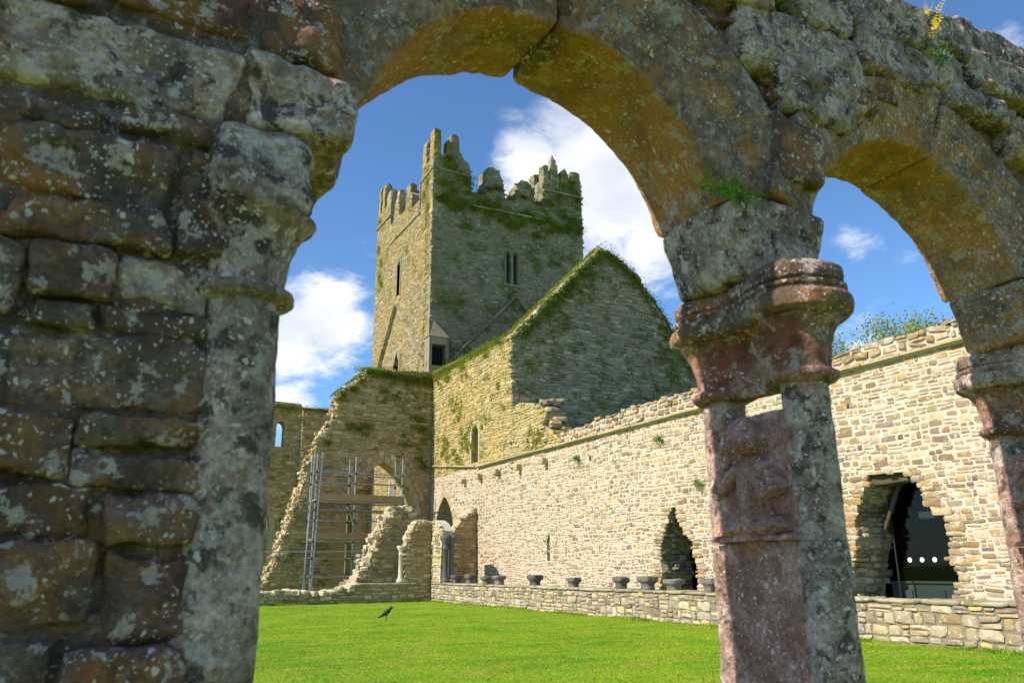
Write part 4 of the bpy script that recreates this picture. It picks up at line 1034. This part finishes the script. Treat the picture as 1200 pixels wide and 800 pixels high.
for q in range(3):
    v_, f_ = boxvf(14.42+q*.09, 14.47+q*.09, 42.2, 42.25, 5.0, 6.2-q*.15); ob('leaning_board', mesh('leaning_board', v_, f_, M_white), sf)
v_, f_ = tube((6.3, 41.2, 2.3), (13.8, 41.4, 2.34), .03, 8)
rb = ob('rope_barrier_pole', mesh('rope_barrier_pole', v_, f_, M_steel), None, 'long thin horizontal metal tube crossing in front of the scaffold', 'pole')
ld = thing('ladder', (9.9, 41.2, 0), 'tall aluminium ladder lashed to the left end of the scaffold', 'ladder')
b0, b1 = Vector((9.75, 41.1, .02)), Vector((10.05, 41.45, 7.4)); sd = Vector((.42, .05, 0))
for s_ in (0, 1):
    v_, f_ = tube(b0+sd*s_, b1+sd*s_, .035, 6); ob('stile', mesh('stile', v_, f_, M_steel), ld)
for q in range(24):
    p = b0+(b1-b0)*((q+1)/25); v_, f_ = tube(p, p+sd, .022, 6); ob('rung', mesh('rung', v_, f_, M_steel), ld)

for x_ in SX:
    for y_ in SY:
        v_, f_ = boxvf(x_-.08, x_+.08, y_-.08, y_+.08, .005, .02); ob('base_plate', mesh('base_plate', v_, f_, M_steel), sf)
        for z in (1.1, 2.0, 2.85, 3.9, 4.45, 4.85, 5.85, 6.4):
            v_, f_ = tube((x_, y_-.03, z-.06), (x_, y_-.03, z+.06), .068, 8); ob('coupler', mesh('coupler', v_, f_, M_iron), sf)
# ---------------- crow on the lawn
def bird():
    # body stations along the back: (x forward, z, half width, half height)
    S = [(-.235,.060,.012,.006),(-.19,.075,.022,.010),(-.13,.105,.035,.022),(-.08,.140,.050,.040),(-.02,.175,.060,.055),(.04,.215,.058,.056),(.085,.255,.045,.045),(.11,.290,.033,.034),(.125,.318,.036,.035),(.150,.328,.030,.028),(.170,.322,.014,.013),(.20,.314,.008,.007),(.225,.306,.002,.002)]
    V = []; F = []; n_ = 12
    for x_, z, hw, hh in S:
        for q in range(n_):
            a = 2*math.pi*q/n_; V.append((x_-math.sin(a)*hh*.5, hw*math.cos(a), z+hh*math.sin(a)))
    for j in range(len(S)-1):
        for q in range(n_): F.append((j*n_+q, j*n_+(q+1) % n_, (j+1)*n_+(q+1) % n_, (j+1)*n_+q))
    F.append(tuple(range(n_-1, -1, -1))); F.append(tuple((len(S)-1)*n_+q for q in range(n_)))
    parts = [(V, F)]
    for s_ in (-1, 1):
        parts.append(tube((0, s_*.028, .15), (.015, s_*.03, .075), .018, 8, .010)); parts.append(tube((.015, s_*.03, .075), (.0, s_*.03, .006), .006, 6, .005))
        for a in (-.5, 0, .5): parts.append(tube((0, s_*.03, .006), (.045*math.cos(a), s_*.03+.045*math.sin(a), .004), .004, 5))
        parts.append(tube((0, s_*.03, .006), (-.03, s_*.03, .004), .004, 5))
        # folded wing
        wv = [(.05,s_*.058,.215),(-.02,s_*.064,.20),(-.10,s_*.046,.135),(-.20,s_*.020,.078),(-.10,s_*.050,.110),(-.02,s_*.066,.150),(.045,s_*.060,.180)]
        parts.append(([(a, b+s_*.006, c_) for a, b, c_ in wv]+[(a, b-s_*.02, c_) for a, b, c_ in wv], [tuple(range(7)) if s_ < 0 else tuple(range(6, -1, -1))]+[(i, (i+1) % 7, 7+(i+1) % 7, 7+i) for i in range(7)]))
    return join(parts)
v_, f_ = bird()
cr = ob('crow', mesh('crow', v_*1.12, f_, M_feather, True), None, 'black crow standing on the lawn facing right', 'bird'); cr.location = (8.14, 23.69, .015); cr.rotation_euler.z = R(-24)

# ---------------- trees behind the range
def tree(name, x_, y_, h, lab_, seed, rx):
    t = thing(name, (x_, y_, 0), lab_, 'tree', 'trees behind the sunlit wall'); r = np.random.default_rng(seed); parts = []; tips = []
    parts.append(tube((x_, y_, -.1), (x_, y_, h*.45), .22, 9, .13))
    def grow(p, d, L_, rad, lev):
        q = p+d*L_; parts.append(tube(p, q, rad, 6, rad*.6))
        if lev == 0: tips.append(np.array(q)); return
        if lev <= 2: tips.append(np.array(p+d*L_*.6))
        for k_ in range(3 if lev > 1 else 4):
            nd = (d+Vector(r.normal(0, .5, 3))); nd.z = abs(nd.z)*.8+.22; nd.normalize(); grow(q, nd, L_*r.uniform(.6, .82), rad*.58, lev-1)
    for k_ in range(6):
        a = k_*1.05+r.uniform(0, .5); d = Vector((math.cos(a)*.75, math.sin(a)*.75, .75)).normalized(); grow(Vector((x_, y_, h*(.28+.03*k_))), d, h*.20, .08, 4)
    v_, f_ = join(parts); ob('trunk', mesh('trunk', v_, f_, M_bark), t)
    tips = np.array(tips); n_ = 60000; c = tips[r.integers(0, len(tips), n_)]
    P = c+r.normal(size=(n_, 3))*.34
    V2, T2 = leaves(P, r.normal(size=(n_, 3)), .085, seed, 1.5, .2)
    ob('crown', mesh_tri('crown', V2, T2, M_tree), t)
tree('ash_tree', 32, 25.4, 12.6, 'pale spring green tree top left of its pair above the wall', 5, 3)
tree('ash_tree', 33, 21.6, 13.0, 'pale spring green tree top right of its pair, nearer the arcade arch', 8, 3)

# ---------------- moss and small plants on the ruins
moss_on(tw, XF(TY0), [(u, z) for u, z in zip(np.linspace(18, 29, 40), 25.2+RNG.normal(0, .55, 40))], 17100, (.38, .24), .10, M_moss, 201)
moss_on(tw, XF(TY0), [(18.4,28.0),(18.9,27.6),(19.4,27.2),(20.0,26.9),(18.2,26.3),(19.0,25.9),(27.5,28.3),(28.4,28.2),(28.8,27.3),(27.2,27.3),(26.4,26.6)], 5700, (.35, .3), .10, M_moss, 202)
moss_on(tw, XF(TY0), [(21.0,26.2),(21.6,26.6),(22.3,26.8),(23.2,26.3),(24.4,26.6),(25.5,26.4),(28.4,28.7),(18.6,28.3),(18.0,25.0)], 3800, (.30, .14), .09, M_mossbrown, 203)
moss_on(tw, XF(TY0), [(23.4,19.4),(23.2,19.0),(24.5,18.3),(27,22),(20,23.5)], 1330, (.35, .3), .09, M_moss, 204)
moss_on(tw, FW, [(54.9,24),(55.2,23),(54.6,22.3),(55.6,25.4),(46.0,25.8),(45.4,26.6),(45.3,24.6),(55.6,27.8)], 2850, (.35, .4), .09, M_moss, 205)
moss_on(tp, FT, [(u, 12.6) for u in np.linspace(34, 43.4, 20)]+[(39, 12.2), (41, 12), (36, 12.2)], 8550, (.35, .16), .085, M_moss, 206, w0=.02)
moss_on(tp, XF(YG), [(u, np.interp(u, [p[0] for p in gpoly[1:15]], [p[1] for p in gpoly[1:15]])-.35) for u in np.linspace(18, 28.5, 40)], 12350, (.25, .35), .09, M_moss, 208)
moss_on(nv, XF(YN), [(u, 12.5-.02*k_) for k_, u in enumerate(np.linspace(13.4, 17.2, 14))]+[(11.9,11.0),(12.5,11.4),(13.0,11.9)], 7220, (.32, .22), .09, M_moss, 210)
moss_on(nv, XF(YN), [(12.4,9.2),(12.9,9.1),(13.4,9.3),(16.5,9.9),(16.8,9.4),(16.6,7.6),(16.9,7.2),(15.7,8.4),(11.2,8.2)], 3420, (.30, .22), .085, M_moss, 211)
moss_on(na, XF(YA), [(u, 12.3) for u in np.linspace(9.8, 16, 18)]+[(10.4,9.0),(11.4,8.9),(10.2,8.0)], 4750, (.35, .2), .09, M_moss, 212, w0=.36)

sl_ = np.array([5.7, 0, 5.85]); sl_ /= np.linalg.norm(sl_)
moss_on(tp, (Vector((17.3, YG, 12.5)), Vector(sl_), Vector((0, 1, 0)), Vector((-sl_[2], 0, sl_[0]))), [(u, .5) for u in np.linspace(.2, 8, 24)], 9000, (.25, .30), .09, M_moss, 213, w0=.03)
moss_on(tp, (Vector((XE, 0, 12.62)), Vector((0, 1, 0)), Vector((1, 0, 0)), Vector((0, 0, 1))), [(u, .4) for u in np.linspace(33.6, 43.4, 24)], 6000, (.3, .25), .09, M_moss, 214, w0=.0)
moss_on(nv, (Vector((0, YN, 0)), Vector((1, 0, 0)), Vector((0, 1, 0)), Vector((0, 0, 1))), [(u, .6) for u in np.linspace(13.3, 17.3, 12)], 5000, (.3, .4), .11, M_moss, 225, w0=12.75)
moss_on(nv, (Vector((11.7, YN, 11.15)), Vector((.75, 0, .66)), Vector((0, 1, 0)), Vector((-.66, 0, .75))), [(u, .6) for u in np.linspace(0, 2, 8)], 3500, (.25, .4), .11, M_moss, 226, w0=.05)
def patchy(fr, poly, n, thr, seed, bias=None, freq=.55):
    r = np.random.default_rng(seed); us = [p[0] for p in poly]; vs = [p[1] for p in poly]; out = []
    c = np.stack([r.uniform(min(us), max(us), n*30), r.uniform(min(vs), max(vs), n*30), np.full(n*30, seed*.37)], 1)
    f = fbm(c*np.array([freq, freq*1.3, 1]), seed, 4)+(bias(c[:, 0], c[:, 1]) if bias else 0)
    for p, q in zip(c, f):
        if q > thr and inpoly(poly, p[0], p[1]-.1): out.append((p[0], p[1]))
        if len(out) >= n: break
    return out
moss_on(tp, FT, patchy(FT, tpoly, 400, .42, 31, lambda u, v: np.clip((v-11.2)*.25, 0, .4)), 9000, (.10, .08), .075, M_moss, 221, w0=.02)
moss_on(tp, XF(YG), patchy(XF(YG), gpoly, 400, .42, 32, lambda u, v: np.clip((v-13)*.10, -.2, .5)), 11000, (.13, .08), .08, M_moss, 222)
moss_on(tw, XF(TY0), patchy(XF(TY0), [(17.6,13),(29.1,13),(29.1,28),(17.6,28)], 420, .50, 33, lambda u, v: np.clip((v-22.5)*.14, -.25, .5)), 11000, (.15, .10), .085, M_moss, 223)
moss_on(nv, XF(YN), patchy(XF(YN), npoly, 300, .45, 34, lambda u, v: np.clip((v-9)*.12, -.3, .4)), 7000, (.12, .08), .08, M_moss, 224)
def tuft(name, base, out, n, size, mat, lab_, cat, seed, spread, group=None, droop=.0):
    r = np.random.default_rng(seed); base = np.array(base, float); V = []; F = []; b = 0
    for i in range(n):
        d = np.array(out)*r.uniform(.3, 1)+r.normal(0, .55, 3); d[2] = d[2]+.35; d /= np.linalg.norm(d)
        L_ = size*r.uniform(.55, 1.15); s = np.cross(d, r.normal(size=3)); s /= np.linalg.norm(s)
        p0 = base+r.normal(size=3)*np.array(spread)
        for k_ in range(5):                                   # stem with pairs of leaflets
            t = (k_+1)/5; c = p0+d*L_*t+np.array([0, 0, -droop*t*t*L_]); lw_ = L_*.17*(1.15-t*.7)
            for sg in (-1, 1):
                e = c+(s*sg+d*.5)*lw_*1.5; m1 = c+(s*sg*.6+d*.75)*lw_; m2 = c+(s*sg*.75-d*.05)*lw_
                V += [c, m1, e, m2]; F.append((b, b+1, b+2, b+3)); b += 4
    me = mesh_tri(name, np.array(V)-base, np.array(F), mat)
    o = ob(name, me, None, lab_, cat, group); o.location = base; return o
wt = [(34.6,5.84,'small green fern on the wall below the cornice, left of the corbels row'), (27.37,5.73,'green fern on the sunlit wall beside the square hole'),
      (21.9,5.73,'round green fern high on the sunlit wall, midway to the carved column'), (23.95,5.51,'tiny green tuft on the sunlit wall between two larger ferns'),
      (20.03,4.02,'green fern on the sunlit wall near the carved column'), (20.64,4.67,'tiny green tuft just above the fern near the carved column'), (24.84,5.36,'tiny pale tuft under the cornice, right of the square hole')]
for i, (y, z, lb) in enumerate(wt):
    tuft('wall_fern', (XE-.05, y, z), (-1, 0, .1), 34 if 'tiny' not in lb else 14, .30 if 'tiny' not in lb else .13, M_fern, lb, 'fern', 400+i, (.03, .07, .05) if 'tiny' not in lb else (.01, .03, .02), 'ferns growing on the sunlit wall', .4)
tuft('wall_fern', (XE+1.0, 14.2, 2.85), (-1, -.4, .1), 26, .26, M_fern, 'green fern inside the right broken doorway', 'fern', 420, (.05, .08, .05), 'ferns growing on the sunlit wall', .4)
# ================================================================== NEAR CLOISTER ARCADE
CX = [0.25, 2.03, 3.76, 5.5]; CYN, CYF = 1.80, 2.18
AC = [1.172, 2.90, 4.635]; ZC = 2.555; RI, RO = .668, .965; ROS = [1.05, .93, .95]
YB0, YB1 = 1.89, 2.25
ar = thing('cloister_arcade', (1.5, 2.05, .85), 'near lichened stone arcade of two round arches framing the view', 'arcade')
# rubble core above the arches and in the left pier
def arc(c, r_, a0, a1, n=14): return [(c+r_*math.cos(R(a0+(a1-a0)*i/n)), ZC+r_*math.sin(R(a0+(a1-a0)*i/n))) for i in range(n+1)]
cp = [(-3.5,.80),(.16,.80),(.16,2.6)]+arc(AC[0], .86, 165, 15)+arc(AC[1], .86, 165, 15)+arc(AC[2], .86, 165, 15)+[(5.9,2.6),(7,2.6),(7,3.78),(-3.5,3.78)]
core(ar, XF(1.885), cp, [], .40, M_nmort, 'rubble_core')
v_, f_ = boxvf(-3.5, 7, 1.70, 2.32, -.3, .80); ob('plinth_core', mesh('plinth_core', v_, f_, M_nmort), ar)
for i in range(14):
    x_ = -3.5+i*.75; v_, f_ = block(boxmap(x_+.006, x_+.744, 1.64, 2.36, .755, .86, .02, i), (14, 12, 4), 10, .012, 6, 1000+i)
    ob('plinth_slab', mesh('plinth_slab', v_, f_, M_near, True), ar)
# rough mortar face of the spandrels
nxg, nzg = 260, 70; gx_, gz_ = np.meshgrid(np.linspace(-.2, 5.0, nxg), np.linspace(2.55, 3.82, nzg)); G = np.stack([gx_.ravel(), np.full(gx_.size, 1.912), gz_.ravel()], 1)
G[:, 1] += .022*fbm(G*9, 44, 4)+.012*fbm(G*30, 45, 3)
keep_ = np.min([np.hypot(gx_.ravel()-c_, gz_.ravel()-ZC) for c_ in AC], axis=0) > RI+.16
Fg = [(j*nxg+i, j*nxg+i+1, (j+1)*nxg+i+1, (j+1)*nxg+i) for j in range(nzg-1) for i in range(nxg-1) if keep_[j*nxg+i] and keep_[j*nxg+i+1] and keep_[(j+1)*nxg+i] and keep_[(j+1)*nxg+i+1]]
ob('mortar_face', mesh('mortar_face', G, Fg, M_nmort, True), ar)
# arch rings: two curved stones to each arch
def vmap(c, a0, a1, y0, y1, r0, r1):
    def f(Q):
        a = np.radians((a0+a1)/2+(a1-a0)/2*Q[:, 0]); rr = (r0+r1)/2+(r1-r0)/2*Q[:, 2]
        yf = y0-.065*np.clip((Q[:, 2]+1)/2, 0, 1)                 # splayed front: the ring leans out towards its outer edge
        return np.stack([c+rr*np.cos(a), (yf+y1)/2+(y1-yf)/2*Q[:, 1], ZC+rr*np.sin(a)], 1)
    return f
rr0 = random.Random(5)
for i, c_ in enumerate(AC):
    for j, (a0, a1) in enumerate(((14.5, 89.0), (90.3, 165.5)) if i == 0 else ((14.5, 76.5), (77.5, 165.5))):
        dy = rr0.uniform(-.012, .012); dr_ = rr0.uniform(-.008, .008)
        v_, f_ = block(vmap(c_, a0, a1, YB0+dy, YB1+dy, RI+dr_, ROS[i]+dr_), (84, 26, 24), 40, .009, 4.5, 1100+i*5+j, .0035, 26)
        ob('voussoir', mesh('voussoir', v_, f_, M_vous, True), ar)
# little crumbled wedge at the crown joint of the big arch
v_, f_ = block(vmap(AC[0], 84.5, 90.5, 1.93, 2.20, RI-.012, RI+.12), (10, 16, 8), 6, .018, 12, 1180); ob('crown_wedge', mesh('crown_wedge', v_, f_, M_near, True), ar)
# springer blocks on the capitals
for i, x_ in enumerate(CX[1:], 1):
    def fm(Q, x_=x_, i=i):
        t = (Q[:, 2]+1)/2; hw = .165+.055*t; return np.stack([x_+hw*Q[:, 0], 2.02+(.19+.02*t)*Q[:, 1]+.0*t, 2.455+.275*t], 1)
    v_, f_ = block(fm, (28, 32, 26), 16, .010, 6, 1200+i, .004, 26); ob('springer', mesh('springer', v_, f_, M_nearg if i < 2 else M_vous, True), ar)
# rubble of the spandrels: (x0, x1, z0, z1)
SP = [(1.861,2.519,3.211,3.535),(2.031,2.479,3.082,3.308),(2.493,2.940,3.402,3.632),(2.475,3.048,3.608,3.86),(3.026,3.372,3.692,3.93),(3.341,3.901,3.735,3.95),(2.927,3.264,3.483,3.686),(3.262,3.871,3.536,3.774),(2.140,2.483,3.507,3.772),(2.503,2.730,3.293,3.394),(2.436,2.582,3.212,3.305),(1.98,2.24,2.80,3.06),(1.639,2.094,3.48,3.72),(2.62,3.047,3.40,3.47),
      (3.88,4.4,3.60,3.80),(3.92,4.5,3.80,3.97),(3.05,3.5,3.40,3.53),(3.45,3.9,3.25,3.50),(3.62,3.92,2.9,3.2),(1.15,1.62,3.53,3.74),(.6,1.13,3.5,3.75),(2.1,2.46,3.76,3.93),(1.6,2.08,3.73,3.95),(1.0,1.58,3.75,3.92)]
kf = 1.85/1.80
for i, (a, b, c_, d_) in enumerate(SP):
    a, b = a*kf, b*kf; c_, d_ = 1.5+(c_-1.5)*kf, 1.5+(d_-1.5)*kf
    pr = rr0.uniform(-.02, .025); big = (b-a)*(d_-c_) > .06
    n_ = (max(8, int((b-a)/.016)), 12, max(6, int((d_-c_)/.016)))
    tilt = rr0.uniform(-.04, .04)
    bmp = boxmap(a+.008, b-.008, 1.80+pr, 2.2, c_+.008, d_-.008, .14, i)
    v_, f_ = block(bmp, n_, 11, .018 if big else .012, 6.5, 1300+i, .008, 22)
    ob('rubble_stone', mesh('rubble_stone', v_, f_, M_nearg if i not in (11, 9, 10) else M_near, True), ar)
# left pier masonry (x0, x1, z0, z1)
LP = [(-0.34,0.19,2.500,2.702),(-0.138,0.203,2.742,2.90),(-0.395,-0.141,2.70,2.9),(-0.265,-0.068,2.405,2.465),(-0.058,0.185,2.425,2.495),(-0.262,0.079,2.243,2.400),(-0.244,0.076,2.147,2.238),(-0.173,-0.015,2.024,2.138),(-0.293,-0.182,1.969,2.138),(-0.008,0.175,2.036,2.145),(-0.161,-0.044,1.960,2.016),(-0.036,0.19,1.977,2.026),(-0.056,0.205,1.808,1.968),(-0.253,-0.065,1.800,1.950),(-0.232,-0.055,1.678,1.790),(-0.046,0.205,1.733,1.800),(-0.045,0.205,1.654,1.724),(-0.214,0.003,1.562,1.670),(0.012,0.205,1.544,1.646),(-0.205,0.025,1.391,1.553),(0.035,0.21,1.368,1.535),(-0.186,-0.031,1.280,1.384),(-0.021,0.21,1.254,1.360),(0.088,0.20,2.365,2.42),(0.087,0.205,2.155,2.36),
      (-.6,-.30,2.24,2.48),(-.55,-.275,1.98,2.22),(-.52,-.26,1.68,1.96),(-.48,-.22,1.40,1.66),(-.9,-.35,2.5,2.8),(-.21,.2,1.10,1.245),(-.5,-.22,1.1,1.38)]
for i, (a, b, c_, d_) in enumerate(LP):
    pr = rr0.uniform(-.015, .015)
    n_ = (max(8, int((b-a)/.010)), 10, max(6, int((d_-c_)/.010)))
    v_, f_ = block(boxmap(a+.002, b-.002, 1.742+pr, 2.1, c_+.002, d_-.002, .10, i+50), n_, 16, .012, 9, 1500+i, .006, 26)
    ob('rubble_stone', mesh('rubble_stone', v_, f_, M_near if i not in (0, 9) else M_nearg, True), ar)
# mortar bed of the pier, rough, just behind the stone faces
v_, f_ = block(boxmap(-.9, .235, 1.770, 2.15, .85, 2.9, 0, 1), (60, 12, 110), 30, .012, 12, 1590); ob('mortar_bed', mesh('mortar_bed', v_, f_, M_nmort, True), ar)
# worn impost stones over the left capital
for i, (x0, x1, y0, y1, z0, z1, k_, am, mt) in enumerate([(.135,.390,1.70,2.26,2.275,2.51,6.0,.016,M_nearg), (.18,.49,1.765,2.25,2.520,2.735,12,.012,M_nearg), (.17,.44,1.80,2.25,2.745,2.96,12,.014,M_near)]):
    v_, f_ = block(boxmap(x0, x1, y0, y1, z0, z1, .06, i), (26, 40, 18), k_, am, 6, 1600+i, .006, 22); ob('impost_stone', mesh('impost_stone', v_, f_, mt, True), ar)
# pinnings: small stones packed in the joints
for i in range(150):
    if i < 100: x_, z = rr0.uniform(1.5, 4.3), rr0.uniform(2.95, 3.85); y0 = 1.835
    else: x_, z = rr0.uniform(-.4, .2), rr0.uniform(1.15, 2.75); y0 = 1.765
    if i < 100 and min(math.hypot(x_-c_, z-ZC) for c_ in AC) < RO+.03: continue
    w_, h_ = rr0.uniform(.02, .06), rr0.uniform(.015, .035)
    v_, f_ = block(boxmap(x_-w_, x_+w_, y0, y0+.12, z-h_, z+h_, .2, i), (8, 4, 6), 5, .008, 14, 1700+i); ob('pinning_stone', mesh('pinning_stone', v_, f_, M_near if i % 3 else M_nearg, True), ar)

# ---- twin columns
def dumbbell(xc, levels, seed, amp, freq=7, n=112):
    """stack of cross-sections: two discs on the near and far shaft axes joined by a web"""
    yc = (CYN+CYF)/2; hs = (CYF-CYN)/2; V = []; F = []
    ang = np.linspace(0, 2*math.pi, n, endpoint=False); ts = np.linspace(.5, 0.0, 260)
    for z, rc, web in levels:
        px = ts[None, :]*np.cos(ang)[:, None]; py = ts[None, :]*np.sin(ang)[:, None]
        d1 = np.hypot(px, py-hs)-rc; d2 = np.hypot(px, py+hs)-rc
        d3 = np.maximum(np.abs(px)-web, np.abs(py)-hs)
        k_ = .02
        def smin(a, b):
            h = np.clip(.5+.5*(b-a)/k_, 0, 1); return b*(1-h)+a*h-k_*h*(1-h)
        d = smin(np.minimum(d1, d2), d3); ins = d < 0
        idx = ins.argmax(1); rad = ts[idx]
        for q in range(n): V.append((xc+rad[q]*math.cos(ang[q]), yc+rad[q]*math.sin(ang[q]), z))
    m = len(levels)
    for j in range(m-1):
        for q in range(n): F.append((j*n+q, j*n+(q+1) % n, (j+1)*n+(q+1) % n, (j+1)*n+q))
    F.append(tuple(range(n-1, -1, -1))); F.append(tuple((m-1)*n+q for q in range(n)))
    V = np.array(V); V = V+amp*vfbm(V*freq, seed, 4)+.0018*vfbm(V*30, seed+9, 2); return V, F
def dense(levels, step=.008):
    out = [levels[0]]
    for a, b in zip(levels[:-1], levels[1:]):
        k_ = max(1, int(abs(b[0]-a[0])/step))
        for i in range(1, k_+1): t = i/k_; out.append(tuple(a[q]+(b[q]-a[q])*t for q in range(3)))
    return out
def shaft_prof(z0, z1, r0, r1, n=60): return [(r0+(r1-r0)*i/n, z0+(z1-z0)*i/n) for i in range(n+1)]
def twin_column(name, xc, lab_, seed, erode, bellmat, abmat, panel=True, joint=True):
    t = thing(name, (xc, (CYN+CYF)/2, .855), lab_, 'column', 'near columns of the cloister arcade')
    for y_ in (CYN, CYF):
        v_, f_ = lathe(xc, y_, shaft_prof(1.575 if joint else .97, 2.085, .077 if joint else .09, .076 if joint else .083, 90), 40, seed, .004, 9); v_ = v_+.0015*vfbm(v_*40, seed+3, 2)
        ob('shaft', mesh('shaft', v_, f_, M_shaft, True), t)
        if not joint: continue
        v_, f_ = lathe(xc, y_, shaft_prof(.97, 1.570, .082, .079, 50), 40, seed+1, .004, 9); ob('shaft', mesh('shaft', v_, f_, M_shaft, True), t)
    v_, f_ = dumbbell(xc, dense([(.856,.13,.09),(.90,.135,.09),(.93,.12,.08),(.97,.10,.07)]), seed+2, .006); ob('base', mesh('base', v_, f_, M_shaft, True), t)
    bell = dense([(2.070,.082,.02),(2.076,.100,.02),(2.088,.113,.02),(2.106,.113,.02),(2.118,.092,.02),(2.13,.090,.025),(2.19,.098,.03),(2.24,.112,.045),(2.275,.135,.075),(2.285,.150,.10)], .006)
    v_, f_ = dumbbell(xc, bell, seed+4, .0028*erode); cap_ = ob('capital', mesh('capital', v_, f_, bellmat, True), t)
    if not joint: return t
    ab = dense([(2.283,.140,.11),(2.290,.166,.13),(2.304,.182,.14),(2.325,.187,.145),(2.345,.184,.145),(2.358,.172,.14),(2.360,.162,.13),(2.372,.160,.13),(2.374,.168,.135),(2.386,.170,.135),(2.388,.152,.125),(2.400,.150,.125),(2.402,.160,.13),(2.424,.163,.13),(2.446,.158,.125),(2.462,.140,.11)], .004)
    v_, f_ = dumbbell(xc, ab, seed+6, .0055*erode, 8); ob('abacus', mesh('abacus', v_, f_, abmat, True), cap_)
    if panel:
        # slab between the shafts with a worn figure in low relief
        ny, nz = 84, 190; y0, y1, z0, z1 = CYN+.005, CYF-.005, 1.578, 2.0
        ss_, tt = np.meshgrid(np.linspace(1, -1, ny), np.linspace(0, 1, nz))
        def ell(s0, t0, a, b, h): return h*np.sqrt(np.clip(1-((ss_-s0)/a)**2-((tt-t0)/b)**2, 0, 1))
        def cap(s0, t0, s1, t1, wd_, h):
            dx, dy = (s1-s0), (t1-t0)*2.4; L2 = dx*dx+dy*dy
            u = np.clip(((ss_-s0)*dx+(tt-t0)*2.4*dy)/L2, 0, 1); d = np.hypot(ss_-s0-u*dx, (tt-t0)*2.4-u*dy)
            return h*np.sqrt(np.clip(1-(d/wd_)**2, 0, 1))
        H = np.zeros_like(ss_)
        body = np.clip((.34+.22*(.62-tt)-np.abs(ss_+.02))/.05, 0, 1)*(tt < .63)*np.clip((.63-tt)/.06, 0, 1)
        H = np.maximum(H, .026*body*(1+.22*np.sin((ss_*9+tt*1.5))*np.clip((.5-tt)*4, 0, 1)))
        H = np.maximum(H, ell(.03, .775, .24, .115, .070)); H = np.maximum(H, np.where((((ss_-.03)/.36)**2+((tt-.79)/.155)**2 < 1) & (tt > .70), .034, 0))
        H = np.maximum(H, ell(.10, .735, .06, .035, .066))
        H = np.maximum(H, cap(.34, .56, .78, .42, .14, .040)); H = np.maximum(H, cap(.78, .42, .60, .66, .12, .042)); H = np.maximum(H, cap(.60, .66, .52, .74, .07, .040))
        H = np.maximum(H, cap(-.34, .56, -.62, .40, .15, .040)); H = np.maximum(H, cap(-.62, .40, -.25, .33, .12, .044))
        for s_ in (.22, -.02, -.24): H = np.maximum(H, cap(s_, .48, s_*1.3, .14, .05, .036))
        H = np.maximum(H, cap(.65, .075, .25, .105, .13, .040)); H = np.maximum(H, cap(-.15, .09, -.65, .12, .16, .046))
        H = np.maximum(H, np.where(tt < .055, .030*np.clip((.055-tt)/.02, 0, 1), 0))
        H = H+.010*np.clip((np.abs(ss_)-.72)/.28, 0, 1)
        yy_ = y0+(ss_+1)/2*(y1-y0); zz_ = z0+tt*(z1-z0)
        notch = np.clip((zz_-1.955)/.045, 0, 1)*.02
        H = H*1.25
        front = np.stack([xc-.066-H+notch, yy_, zz_], -1).reshape(-1, 3)
        nP = len(front); front = front+.0032*vfbm(front*34, seed+20, 3)
        back = np.stack([np.full(nP, xc+.05), yy_.ravel(), zz_.ravel()], 1)
        V = np.concatenate([front, back]); F = []
        for j in range(nz-1):
            for i in range(ny-1):
                a = j*ny+i; F.append((a, a+1, a+ny+1, a+ny))
        F += [(nP+j*ny+i, nP+(j+1)*ny+i, nP+(j+1)*ny+i+1, nP+j*ny+i+1) for j in range(0, nz-1) for i in range(0, ny-1)]
        for i in range(ny-1): F.append((i, nP+i, nP+i+1, i+1)); e = (nz-1)*ny; F.append((e+i, e+i+1, nP+e+i+1, nP+e+i))
        for j in range(nz-1): F.append((j*ny, (j+1)*ny, nP+(j+1)*ny, nP+j*ny)); F.append((j*ny+ny-1, nP+j*ny+ny-1, nP+(j+1)*ny+ny-1, (j+1)*ny+ny-1))
        ob('carved_figure', mesh('carved_figure', V, F, M_panel, True), t, 'worn robed figure in low relief on red stone')
        v_, f_ = block(boxmap(xc-.078, xc+.06, CYN+.015, CYF-.015, .95, 1.583, 0, 1), (14, 24, 60), 24, .004, 9, seed+30); ob('lower_panel', mesh('lower_panel', v_, f_, M_panel, True), t)
    return t
twin_column('twin_column', CX[1], 'red and grey carved twin column with a robed figure between its shafts', 2000, 1.0, M_red, M_near)
twin_column('twin_column', CX[2], 'red and dark stone column at the right edge under the second arch', 2100, .8, M_red, M_nearg, True)
twin_column('twin_column', CX[0], 'mottled grey round column against the dark rubble pier on the left', 2200, .8, M_shaft, M_near, False, False)

# ---- small plants rooted in the arcade
tuft('wall_plant', (1.80, 1.82, 2.71), (-.4, -1, .1), 60, .085, M_fern, 'bright green creeping plant in the joint above the carved column', 'plant', 501, (.075, .012, .018), None, .2)
tuft('wall_plant', (2.10, 1.80, 3.62), (-.2, -.5, .7), 20, .09, M_fern, 'green plant in the joint at the top edge of the arcade', 'plant', 502, (.04, .02, .02))
tuft('wall_plant', (3.05, 1.79, 3.70), (0, -.5, -.3), 16, .085, M_fern, 'green leaves under the yellow flowers on the arcade rubble', 'plant', 503, (.02, .02, .02), None, .4)
tuft('wall_flower', (3.05, 1.77, 3.79), (0, -.6, .5), 18, .07, M_yellow, 'small yellow flower cluster growing between the arcade rubble stones', 'flower', 504, (.025, .02, .03))
